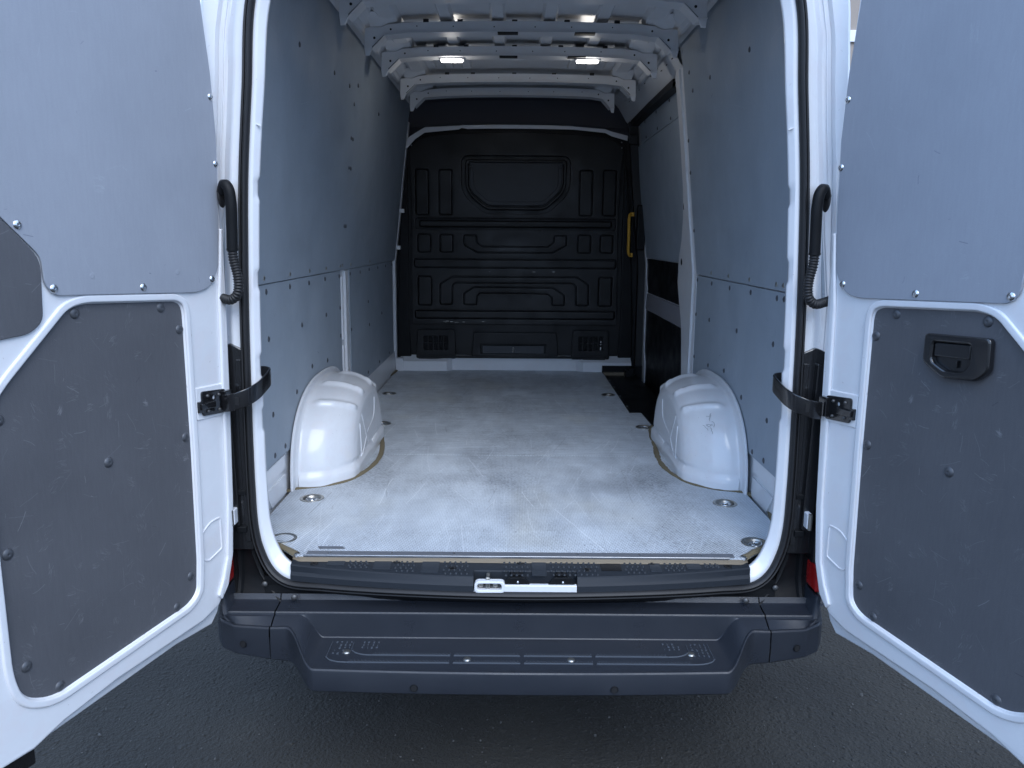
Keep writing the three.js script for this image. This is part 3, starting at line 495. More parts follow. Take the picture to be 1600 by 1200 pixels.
  for (const q of rings) {
    const d = sub('lashing_dish', lathe([[0.0, -0.016], [0.020, -0.016], [0.028, -0.012], [0.033, -0.003], [0.036, 0.0022], [0.044, 0.0026], [0.0455, 0.0012], [0.0455, -0.004]], 36), M.zinc, fl); d.position.set(q[0], 0, q[1]);
    const rg = new THREE.TorusGeometry(0.0215, 0.0036, 10, 30); rg.rotateX(-Math.PI / 2 + 0.16); const e = sub('lashing_ring', [rg.translate(0, -0.0055, 0), sp(lathe([[0, 0.012], [0.006, 0.011], [0.010, 0.006], [0.011, -0.002]], 14), 0.006, -0.014, 0.006), bx(-0.025, -0.012, -0.015, -0.002, -0.006, 0.006, 0.002)], M.steel, fl); e.position.set(q[0], 0, q[1]); e.rotation.y = rr(0, 6);
  }
  sub('slot_liner', ext(offsetPoly(slot, 0.004), -0.012, -0.003, 0.0008).rotateX(-Math.PI / 2), M.aluFlat, fl);
  // aluminium edge, plywood edge and the sealant bead
  sub('edge_strip', [bx(-0.672, 0.672, 0.0012, 0.0030, -0.030, -0.002, 0.0006)], M.aluFlat, fl);
  sub('edge_nose', [bx(-0.678, 0.655, -0.0052, 0.0030, -0.0018, 0.0032, 0.0014)], M.alu, fl);
  for (let k = 0; k < 7; k++) sub('strip_rivet', sp(lathe([[0, 0.0014], [0.003, 0.001], [0.0045, 0]], 10), -0.60 + k * 0.195, 0.003, -0.016), M.steel, fl);
  { const rows = []; for (let i = 0; i <= 200; i++) { const x = -0.715 + 1.43 * i / 200, n = 0.005 * fbm(x * 22, 3, 5, 3), z = Math.abs(x) > 0.69 ? -(Math.abs(x) - 0.69) * 0.7 : 0; rows.push([[x, -0.004, z + 0.0005], [x, -0.0056, z + 0.0035], [x, -0.011 - n * 0.2, z + 0.0045 + n * 0.4], [x, -0.0155, z + 0.009 + n]]); } sub('plywood_edge', loft(rows, { deg: 30 }), M.ply, fl); }
  sub('floor_subframe', bx(-0.90, 0.90, -0.058, -0.018, -3.5, -0.04), M.black, fl);
  for (const s of [-1, 1]) {
    const line = (s < 0 ? [[-0.70, 0.004], [-0.745, 0.05], [-0.80, 0.09], [-0.893, 0.30], [-0.893, 0.632], [-0.765, 0.690], [-0.705, 0.745], [-0.668, 0.83], [-0.668, 1.40], [-0.72, 1.58], [-0.893, 1.70], [-0.893, 3.40]] : [[0.70, 0.004], [0.745, 0.05], [0.80, 0.09], [0.893, 0.30], [0.893, 0.632], [0.765, 0.690], [0.705, 0.745], [0.668, 0.83], [0.668, 1.40], [0.69, 1.6], [0.715, 1.72]]);
    const cv = new THREE.CatmullRomCurve3(line.map(([x, y]) => V3(x, 0.001, -y)), false, 'chordal', 0.1), N = 260, rows = [], pp = cv.getSpacedPoints(N);
    for (let i = 0; i <= N; i++) { const p = pp[i], q = pp[Math.min(N, i + 1)], o = pp[Math.max(0, i - 1)], d = q.clone().sub(o).normalize(), nx = -d.z, nz = d.x, r = 0.0052 + 0.0065 * fbm(i * 0.21, s * 3, 77, 3); rows.push([[-1, -0.3], [-0.8, 0.35], [-0.3, 0.7], [0.3, 0.7], [0.8, 0.35], [1, -0.3]].map(([e, u]) => [p.x + nx * e * r * 1.35, p.y + u * r, p.z + nz * e * r * 1.35])); }
    sub('sealant_bead', loft(rows, { deg: 60 }), M.dirt, fl);
  }
}

// ---------------------------------------------------------------- inner side walls, posts, rails
const screwGeo = (r, hgt) => lathe([[0, hgt * 0.75], [r * 0.18, hgt * 0.75], [r * 0.22, hgt], [r * 0.55, hgt * 0.85], [r * 0.85, hgt * 0.45], [r, 0], [r, -0.003]], 18);
const wallScrewDark = screwGeo(0.0110, 0.004), wallScrewBright = screwGeo(0.0095, 0.0035);
function wallScrews(parent, sd, list, off, bright) {
  for (const [h, z] of list) { const o = sub(bright ? 'bright_screw' : 'screw', bright ? wallScrewBright : wallScrewDark, bright ? M.zinc : M.screw, parent); o.position.set(sd * (wx(h) + off), h, z); o.rotation.z = sd * (Math.PI / 2) + (sd > 0 ? 1 : -1) * 0; o.rotation.z += -sd * wallNormalTilt(h) * -1; }
}
const SH = 0.012;
{
  // left: sheet with pressed post and low rail, then four boards
  const L = part('side_wall', [wallBox(-1, -0.05, 1.95, -3.50, -0.03, SH, 0.01), wallStrip(-1, [[0.165, -1.815, -1.745], [0.808, -1.815, -1.745]], 0.0, SH + 0.002), wallStrip(-1, [[0.2, -1.690, -1.678], [0.43, -1.690, -1.678]], 0.003, SH), wallStrip(-1, [[0.46, -1.690, -1.678], [0.78, -1.690, -1.678]], 0.003, SH), wallStrip(-1, [[-0.03, -3.40, -1.60], [0.148, -3.40, -1.60]], 0.002, SH), wallStrip(-1, [[0.10, -0.60, -0.16], [0.155, -0.60, -0.16]], 0.004, SH), wallStrip(-1, [[0.0, -0.60, -0.42], [0.075, -0.60, -0.36]], 0.004, SH)], M.paintIn);
  const P = [['wall_board', 0.818, 1.935, -1.616, -0.03, -0.004], ['wall_board', 0.815, 1.935, -3.41, -1.624, -0.002], ['wall_board', 0.163, 0.814, -1.612, -0.04, -0.002], ['wall_board', 0.152, 0.812, -3.30, -1.832, -0.002]];
  const bs = P.map(([n, h0, h1, z0, z1, o]) => sub(n, wallBox(-1, h0, h1, z0, z1, o, 0.009), M.wall, L));
  wallScrews(bs[0], -1, [[1.648, -0.63], [1.66, -1.165], [1.664, -1.47], [1.605, -1.60], [1.449, -1.60], [1.311, -1.602], [1.033, -1.602]], -0.004, false);
  wallScrews(bs[0], -1, [[0.838, -0.404], [0.838, -0.717], [0.838, -1.007], [0.838, -1.299], [0.838, -1.59]], -0.004, true);
  wallScrews(bs[1], -1, [[1.659, -2.26], [1.449, -1.648], [1.311, -1.65], [1.033, -1.645], [1.70, -1.66]], -0.003, false); wallScrews(bs[1], -1, [[0.838, -1.65], [0.838, -1.85], [0.838, -2.4]], -0.003, true);
  wallScrews(bs[2], -1, [[0.789, -0.441], [0.789, -0.731], [0.787, -1.015], [0.789, -1.297], [0.787, -1.59], [0.624, -1.30], [0.623, -0.882], [0.621, -0.445], [0.411, -1.297], [0.429, -1.02], [0.366, -0.771], [0.344, -0.457], [0.191, -0.587], [0.19, -0.458], [0.49, -1.59], [0.63, -1.59]], -0.002, false);
  wallScrews(bs[3], -1, [[0.788, -1.85], [0.785, -2.122], [0.789, -2.397], [0.789, -2.70], [0.789, -3.0], [0.789, -3.27], [0.491, -1.85], [0.487, -2.82], [0.60, -2.35], [0.46, -2.37], [0.18, -2.3], [0.18, -2.7], [0.18, -3.1]], -0.002, false);
  // scar scratches on the front upper board are in its material; white post at the front end
  sub('front_post', [wallStrip(-1, [[0.03, -3.47, -3.415], [1.78, -3.47, -3.415]], -0.006, 0.02), bx(-0.90, -0.845, -0.012, 0.095, -3.46, -3.40, 0.004)], M.paintIn, L);
  for (const h of [1.168, 0.905]) sub('post_clip', bx(-(wx(h) - 0.004), -(wx(h) - 0.030), h - 0.014, h + 0.014, -3.465, -3.43, 0.003), M.white, L);
  // right: rear sheet, curved post, header over the sliding door
  const R = part('side_wall', [wallBox(1, -0.05, 1.95, -1.66, -0.03, SH, 0.01), wallStrip(1, [[0.10, -0.60, -0.16], [0.155, -0.60, -0.16]], 0.004, SH), wallStrip(1, [[0.0, -0.60, -0.42], [0.075, -0.60, -0.36]], 0.004, SH)], M.paintIn);
  sub('door_post', [wallStrip(1, [[-0.05, -1.915, -1.622], [0.23, -1.915, -1.622], [0.334, -1.935, -1.622], [0.45, -1.955, -1.622], [0.542, -1.985, -1.622], [0.64, -2.05, -1.622], [0.745, -2.11, -1.622], [0.83, -2.09, -1.624], [0.889, -2.045, -1.625], [0.98, -1.95, -1.625], [1.092, -1.876, -1.625], [1.221, -1.838, -1.625], [1.473, -1.821, -1.625], [1.80, -1.838, -1.625], [1.93, -1.838, -1.625]], 0.004, 0.045),
    wallStrip(1, [[0.05, -1.80, -1.74], [0.5, -1.84, -1.715], [0.80, -1.885, -1.71], [1.0, -1.80, -1.70], [1.80, -1.77, -1.70]], -0.006, 0.02), wallStrip(1, [[0.15, -1.645, -1.630], [0.80, -1.645, -1.630]], -0.004, 0.02)], M.paintIn, R);
  const Q = [['wall_board', 0.809, 1.915, -1.622, -0.03, -0.004], ['wall_board', 0.160, 0.803, -1.622, -0.04, -0.002]];
  const rb = Q.map(([n, h0, h1, z0, z1, o]) => sub(n, wallBox(1, h0, h1, z0, z1, o, 0.009), M.wall, R));
  wallScrews(rb[0], 1, [[1.635, -0.597], [1.649, -1.141], [1.652, -1.454], [1.45, -1.607], [1.30, -1.607], [1.024, -1.609], [1.74, -1.5]], -0.004, false);
  wallScrews(rb[0], 1, [[0.830, -1.326], [0.830, -1.037], [0.830, -0.741], [0.830, -0.432], [0.830, -0.361]], -0.004, true);
  wallScrews(rb[1], 1, [[0.782, -1.608], [0.78, -1.328], [0.778, -1.028], [0.78, -0.733], [0.78, -0.432], [0.782, -0.361], [0.61, -1.608], [0.609, -1.342], [0.611, -0.891], [0.617, -0.441], [0.395, -1.608], [0.396, -1.324], [0.418, -1.049], [0.355, -0.778], [0.336, -0.456], [0.178, -0.60], [0.183, -0.463]], -0.002, false);
  for (const [h, z] of [[1.15, -1.83], [0.86, -1.99]]) { const e = new THREE.SphereGeometry(1, 12, 8); e.scale(0.004, 0.02, 0.012); sub('post_plug', sp(e, wx(h) + 0.003, h, z), M.black, R); }
  sub('floor_rail', [wallBox(1, -0.03, 0.11, -1.72, -1.66, 0.002, SH)], M.paintIn, R);
}

// ---------------------------------------------------------------- sliding door in the right wall with its step well
{
  const z0 = -3.62, z1 = -1.72, O = 0.052;
  const d = part('sliding_door', [wallBox(1, -0.28, 1.80, z0, z1, O, 0.03), wallStrip(1, [[-0.26, -3.62, -3.31], [0.10, -3.62, -3.29], [0.17, -3.62, -3.345], [0.55, -3.62, -3.345], [0.62, -3.62, -3.30], [0.70, -3.62, -3.35], [0.84, -3.62, -3.36], [1.80, -3.62, -3.42]], O - 0.014, 0.02), wallBox(1, 1.765, 1.80, z0, z1, O - 0.012, 0.02)], M.paintIn, 'closed sliding side door seen from inside');
  sub('door_board', wallBox(1, 1.618, 1.756, -3.21, z1, O - 0.008, 0.009), M.wall, d);
  sub('door_board', wallBox(1, 0.848, 1.612, -3.50, z1, O - 0.010, 0.009), M.wall, d);
  sub('door_band', wallBox(1, 0.603, 0.842, -3.40, z1, O - 0.006, 0.009), M.black, d);
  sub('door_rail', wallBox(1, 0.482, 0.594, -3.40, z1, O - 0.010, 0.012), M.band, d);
  sub('lower_board', wallBox(1, -0.06, 0.474, -3.36, z1, O - 0.006, 0.009), M.black, d);
  for (const [h, z] of [[1.735, -2.2], [1.735, -2.6], [1.735, -3.0], [1.64, -2.2], [1.64, -2.6], [1.64, -3.0]]) wallScrews(d, 1, [[h, z]], O - 0.008, false);
  sub('latch_box', [bx(wx(1.05) - 0.01, wx(1.05) + 0.05, 0.90, 1.22, -3.40, -3.34, 0.01), bx(wx(0.9) + 0.02, wx(0.9) + 0.046, 0.86, 0.93, -2.08, -2.04, 0.004)], M.black, d);
  part('sliding_door_seal', [loft([[1.768, -1.86], [1.772, -2.6], [1.768, -3.27]].map(([h, z]) => [[wx(h) - 0.004, h + 0.012, z], [wx(h) - 0.004, h - 0.026, z], [wx(h) + 0.05, h - 0.026, z], [wx(h) + 0.05, h + 0.012, z]]), { closeU: true }),
    wallStrip(1, [[-0.2, -3.46, -3.40], [0.5, -3.46, -3.40], [1.4, -3.44, -3.38], [1.775, -3.36, -3.29]], -0.012, 0.06), bx(wx(1.6) - 0.03, wx(1.6) + 0.02, 1.62, 1.68, -3.30, -3.24, 0.006)], M.rubber);
  const w = part('step_well', [bx(0.640, 0.99, -0.215, -0.205, -3.40, -1.70), bx(0.636, 0.646, -0.21, -0.018, -3.26, -2.04), bx(0.646, 0.99, -0.21, -0.018, -2.045, -2.035), bx(0.64, 0.99, -0.21, 0.05, -3.40, -3.39)], M.black, 'black step well beside the sliding door');
  sub('step_rim', [ext([[0.644, 2.040], [0.716, 2.040], [0.722, 1.745], [0.74, 1.745], [0.738, 2.062], [0.664, 2.062], [0.664, 3.22], [0.644, 3.22]], -0.012, 0.0034, 0.0015).rotateX(-Math.PI / 2)], M.black, w);
  for (const z of [-2.2, -2.5, -2.8, -3.05]) sub('rim_screw', sp(screwGeo(0.006, 0.003), 0.654, 0.0034, z), M.zinc, w);
  sub('step_tread', Array.from({ length: 9 }, (_, k) => bx(0.68 + k * 0.027, 0.692 + k * 0.027, -0.206, -0.200, -3.2, -2.1, 0.002)), M.black, w);
  part('sill_bracket', [bx(0.80, 0.86, -0.02, 0.03, -3.36, -3.29, 0.006), bx(0.82, 0.87, -0.10, 0.05, -3.335, -3.30, 0.006)], M.black);
  part('door_sill_board', [bx(0.65, 0.86, -0.02, 0.004, -3.46, -3.36, 0.002)], M.ply);
  const gh = part('grab_handle', tube([[0.822, 1.152, -3.375], [0.806, 1.152, -3.350], [0.797, 1.140, -3.338], [0.797, 1.0, -3.336], [0.799, 0.88, -3.338], [0.808, 0.866, -3.350], [0.826, 0.866, -3.375]], 0.0105, 60, 10), M.yellow, 'yellow grab handle beside the bulkhead');
  for (const h of [1.152, 0.866]) sub('handle_foot', bx(0.806, 0.832, h - 0.014, h + 0.014, -3.375, -3.345, 0.004), M.yellow, gh);
}

// ---------------------------------------------------------------- wheel arches
for (const s of [-1, 1]) {
  const zc = -1.155, A = 0.505, Hh = 0.375, NA = 144, NR = 60, ex = 2.5;
  const arc = (t, kz, kh) => { const c = Math.cos(t), n = Math.sin(t); return [zc + kz * A * Math.sign(c) * Math.pow(Math.abs(c), 2 / ex), kh * Hh * Math.pow(Math.max(0, n), 2 / ex)]; };
  // from the flange at the wall to the flat inner face: [x, scale z, scale h]
  const sec = [[0.892, 1.075, 1.035], [0.886, 1.078, 1.04], [0.882, 1.07, 1.03], [0.880, 1.015, 0.985], [0.872, 0.985, 0.965], [0.82, 0.965, 0.958], [0.775, 0.925, 0.945], [0.738, 0.86, 0.915], [0.708, 0.785, 0.875], [0.689, 0.715, 0.83], [0.680, 0.655, 0.785], [0.676, 0.60, 0.74], [0.675, 0.50, 0.63], [0.675, 0.36, 0.46], [0.675, 0.18, 0.24], [0.675, 0.0, 0.0]];
  const rows = [];
  for (let i = 0; i <= NR * 1.6; i++) {
    const u = i / (NR * 1.6) * (sec.length - 1), k = Math.min(sec.length - 2, Math.floor(u)), f = u - k, p0 = sec[Math.max(0, k - 1)], p3 = sec[Math.min(sec.length - 1, k + 2)], q = sec[k].map((v, m) => { if (k < 4) return v + (sec[k + 1][m] - v) * f; const b = sec[k + 1][m], m0 = (k === 4 ? b - v : (b - p0[m]) / 2), m1 = (p3[m] - v) / 2, f2 = f * f, f3 = f2 * f; return (2 * f3 - 3 * f2 + 1) * v + (f3 - 2 * f2 + f) * m0 + (-2 * f3 + 3 * f2) * b + (f3 - f2) * m1; });
    const row = [];
    for (let j = 0; j <= NA; j++) {
      const t = j / NA * Math.PI; let [z, h] = arc(t, q[1], q[2]); let x = q[0];
      // pressed ribs over the crown, a step round the foot
      const a = t * 180 / Math.PI, bump = (a0, w, u0, u1) => Math.exp(-Math.pow((a - a0) / w, 2)) * bsm(u, u0, u0 + 0.7) * (1 - bsm(u, u1, u1 + 0.9));
      const rib = 0.0135 * (bump(56, 2.5, 4.3, 8.4) + bump(80, 2.5, 4.1, 8.6) + bump(104, 2.5, 4.3, 8.6) + bump(126, 2.5, 4.5, 8.4));
      const dz = z - zc, dl = Math.hypot(dz, h) || 1; z += dz / dl * rib; h += h / dl * rib; if (u > 7.5) x -= rib * 0.5;
      const lowU = u > 4;
      if (lowU && h < 0.075) { const stp = 1 - bsm(h, 0.042, 0.062); x -= 0.010 * stp * bsm(u, 6, 9); z += Math.sign(dz) * 0.012 * stp * (1 - bsm(u, 9, 11)); if (h > 0.060) { x += 0.004 * bsm(u, 6, 9); } }
      row.push([s * x, h - 0.004, z]);
    }
    rows.push(row);
  }
  const w = part('wheel_arch', loft(rows, { deg: 55 }), M.arch, s < 0 ? 'left white wheel arch' : 'right white wheel arch with small scuff marks');
  // pressed creases on the inner face
  const cr = (pts) => tube(pts.map(([z, h]) => [s * 0.6755, h, z]), 0.0032, 14, 6);
  sub('pressed_crease', [cr([[-0.915, 0.20], [-0.925, 0.12], [-0.93, 0.05]]), cr([[-0.955, 0.235], [-1.05, 0.11]]), cr([[-1.07, 0.125], [-1.24, 0.17], [-1.26, 0.245]]), cr([[-1.05, 0.11], [-0.94, 0.045]])], M.arch, w);
  sub('flange_spot', Array.from({ length: 13 }, (_, k) => { const t = (0.16 + k * 0.055) * Math.PI, [z, h] = arc(t, 1.048, 1.012); const g = lathe([[0, 0.0006], [0.004, 0.0008], [0.006, 0]], 10); g.rotateZ(s * Math.PI / 2); return sp(g, s * 0.8815, h, z); }), M.paintIn, w);
  if (s > 0) {                                     // dark scuff squiggles on the rear face
    reseed(64); const sc = [];
    for (let k = 0; k < 7; k++) { const a = rr(0.60, 0.72), x0 = rr(0.735, 0.79); const pts = []; let A1 = rr(0, 6.28), px = x0, ph = 0.255 + rr(-0.025, 0.025); for (let q = 0; q < 5; q++) { const [zz] = [zc + 0.96 * A * Math.pow(Math.max(0.02, 1 - Math.pow(Math.min(0.99, ph / (0.95 * Hh)), ex)), 1 / ex)]; pts.push([px, ph, zz - (px < 0.775 ? (0.775 - px) * 0.3 : 0) + 0.0005 + a * 0]); A1 += rr(-1.2, 1.2); px += Math.cos(A1) * 0.007; ph += Math.sin(A1) * 0.006; } sc.push(tube(pts, 0.0006, 12, 5)); }
    sub('scuff_mark', sc, M.screw, w);
  }
}

// ---------------------------------------------------------------- roof with lengthwise ribs, side rails, bows and lamps
{
  const prof = [[-0.80, 1.84], [-0.76, 1.885], [-0.71, 1.915], [-0.62, 1.935], [-0.45, 1.943], [0, 1.951], [0.45, 1.943], [0.62, 1.935], [0.71, 1.915], [0.76, 1.885], [0.80, 1.84]];
  const zs = []; for (let z = -0.04; z > -3.5; z -= 0.3) zs.push(z);
  const r = part('roof_lining', [loft(zs.map((z) => prof.map(([x, h]) => [x, h, z])), { deg: 30 }), loft(zs.map((z) => prof.map(([x, h]) => [x * 1.01, h + 0.012, z])), { deg: 30 })], M.paintIn);
  for (const s of [-1, 1]) sub('roof_rail', loft([-0.06, -0.9, -1.8, -2.6, -3.1].map((z) => [[s * 0.712, 1.868, z], [s * 0.700, 1.872, z], [s * 0.694, 1.882, z], [s * 0.690, 1.892, z], [s * 0.652, 1.906, z], [s * 0.640, 1.918, z], [s * 0.632, 1.936, z]]), { deg: 30 }), M.paintIn, r);
  sub('side_rail', loft([-1.64, -2.2, -2.8, -3.48].map((z) => [[0.795, 1.775, z], [0.770, 1.80, z], [0.715, 1.89, z], [0.68, 1.925, z], [0.62, 1.936, z]]), { deg: 30 }), M.paintIn, r);
  for (const x of [-0.335, -0.105, 0.125, 0.36]) sub('roof_rib', loft([-0.06, -0.9, -1.8, -1.86].map((z) => [[x - 0.036, 1.950, z], [x - 0.024, 1.930, z], [x + 0.024, 1.930, z], [x + 0.036, 1.950, z]]), { deg: 20 }), M.paintIn, r);
  for (const x of [-0.50, -0.40, -0.30, 0.30, 0.40, 0.50]) sub('roof_rib', loft([-1.86, -2.4].map((z) => [[x - 0.03, 1.948, z], [x - 0.02, 1.932, z], [x + 0.02, 1.932, z], [x + 0.03, 1.948, z]]), { deg: 20 }), M.paintIn, r);
  sub('roof_dish', sp(lathe([[0.10, 0.012], [0.12, 0.0], [0.13, 0.0], [0.15, 0.014]], 6).scale(1.3, 1, 0.7), -0.03, 1.936, -2.12), M.paintIn, r);
  for (const s of [-1, 1]) for (const [x, w] of [[0.585, 0.055]]) sub('roof_rib', loft([-0.06, -3.0].map((z) => [[s * (x - w), 1.940, z], [s * (x - w * 0.6), 1.918, z], [s * (x + w * 0.5), 1.908, z], [s * (x + w * 1.1), 1.932, z]]), { deg: 20 }), M.paintIn, r);
  // black discs stand in for dark holes in the rail over the sliding door
  for (const z of [-1.60, -1.72, -1.86, -2.0, -2.06, -2.12, -2.25, -2.45, -2.65, -2.85, -3.05]) { const g = new THREE.CylinderGeometry(0.008, 0.010, 0.004, 12); g.rotateZ(0.62 + Math.PI / 2 - Math.PI / 2); sub('rail_hole_disc', sp(g, 0.743 - (z < -2 ? 0.012 : 0), 1.848 + (z < -2 ? 0.022 : 0), z), M.rubber, r); }

  const bowShape = (wr) => {
    const R = (x) => (x / 0.69) * wr, top = [], bot = [];
    top.push([-0.694, 1.80], [-0.690, 1.884], [-0.655, 1.888], [-0.622, 1.886], [-0.585, 1.900]); for (let x = -0.5; x <= 0.501; x += 0.1) top.push([x, 1.9165 - 0.009 * (x / 0.5) ** 2]); top.push([0.585 * wr / 0.69, 1.900], [R(0.622), 1.886], [R(0.655), 1.888], [R(0.690), 1.884], [R(0.694), 1.80]);
    bot.push([R(0.690), 1.768], [R(0.672), 1.770], [R(0.660), 1.796], [R(0.602), 1.852]); for (let x = 0.5; x >= -0.501; x -= 0.1) bot.push([x * Math.min(1, wr / 0.66), 1.872 - 0.009 * (x / 0.5) ** 2]); bot.push([-0.602, 1.852], [-0.660, 1.796], [-0.672, 1.770], [-0.690, 1.768]);
    return [...top, ...bot];
  };
  [[-0.85, 0.694], [-1.35, 0.69], [-1.80, 0.68], [-2.45, 0.675], [-2.87, 0.605]].forEach(([z, wr], i) => {
    const shp = bowShape(wr);
    const b = part('roof_bow', ext(shp, z - 0.012, z, 0.0022, [], 2, 30), M.paintIn);
    const low = shp.slice(shp.findIndex(([x, h], k) => k > 8 && h < 1.86 && x > 0.5)).filter(([, h]) => h > 1.79);
    sub('bow_flange', [loft(low.map(([x, h]) => [[x, h + 0.003, z + 0.006], [x, h - 0.0018, z + 0.007], [x, h - 0.0018, z - 0.075], [x, h + 0.003, z - 0.078]]), { deg: 30 })], M.paintIn, b);
    sub('bow_web', loft([-0.57, -0.3, 0, 0.3, 0.57].map((x) => [[x * wr / 0.69, 1.878, z - 0.075], [x * wr / 0.69, 1.915, z - 0.082], [x * wr / 0.69, 1.930, z - 0.082]]), { deg: 30 }), M.paintIn, b);
    for (const s of [-1, 1]) {                       // dished end brackets up to the roof
      const k = s > 0 ? wr / 0.69 : 1;
      sub('bow_bracket', loft([[0.665, 1.888], [0.62, 1.888], [0.585, 1.904], [0.545, 1.912]].map(([x, h]) => [[s * x * k, h, z - 0.004], [s * x * k, h + 0.010, z + 0.05], [s * x * k, h + 0.028, z + 0.13]]), { deg: 30 }), M.paintIn, b);
      for (const [x, h, rad] of [[0.648, 1.842, 0.0055], [0.575, 1.878, 0.0045]]) { const g = new THREE.CylinderGeometry(rad, rad, 0.002, 12); g.rotateX(Math.PI / 2); sub('bow_hole', sp(g, s * x * k, h, z + 0.0002), M.rubber, b); }
      if (i < 4) { const g = bx(-0.036, 0.036, -0.0016, 0.0016, -0.001, 0.0012); g.rotateZ(-s * 0.74); sub('bow_slot', sp(g, s * 0.632 * k, 1.8285, z + 0.0002), M.rubber, b); }
    }
    for (const x of [-0.46, -0.3, -0.12, 0.06, 0.22, 0.40]) { const g = new THREE.CylinderGeometry(0.0028, 0.0028, 0.002, 8); g.rotateX(Math.PI / 2); sub('bow_hole', sp(g, x, 1.892, z + 0.0002), M.rubber, b); }
    if (i < 4) for (const x of [-0.42, -0.27, -0.03, 0.20, 0.42]) sub('bow_notch', bx(x - 0.012, x + 0.012, 1.9145 - 0.009 * (x / 0.5) ** 2, 1.922, z - 0.010, z + 0.0012, 0.001), M.rubber, b);
    if (i === 1 || i === 2) for (const x of [-0.06, 0.28]) sub('bow_slot', bx(x - 0.045, x + 0.045, 1.8675 - 0.003, 1.8705, z - 0.03, z + 0.0072, 0.0008), M.rubber, b);
  });
  for (const x of [-0.345, 0.338]) {
    const l = part('roof_lamp', [bx(x - 0.062, x + 0.062, 1.858, 1.876, -1.878, -1.818, 0.004)], M.white);
    const lens = ext(roundPoly(rect(x - 0.054, -0.024, x + 0.054, 0.024), 0.010), -0.004, 0.006, 0.002); lens.rotateX(Math.PI / 2); sub('lamp_lens', sp(lens, 0, 1.857, -1.846), M.lens, l);
    const pl = new THREE.PointLight(lin(1, 0.96, 0.9), 0.035, 0, 2); pl.position.set(x, F + 1.832, -1.846); pl.castShadow = true; pl.shadow.radius = 2; scene.add(pl);
  }
}

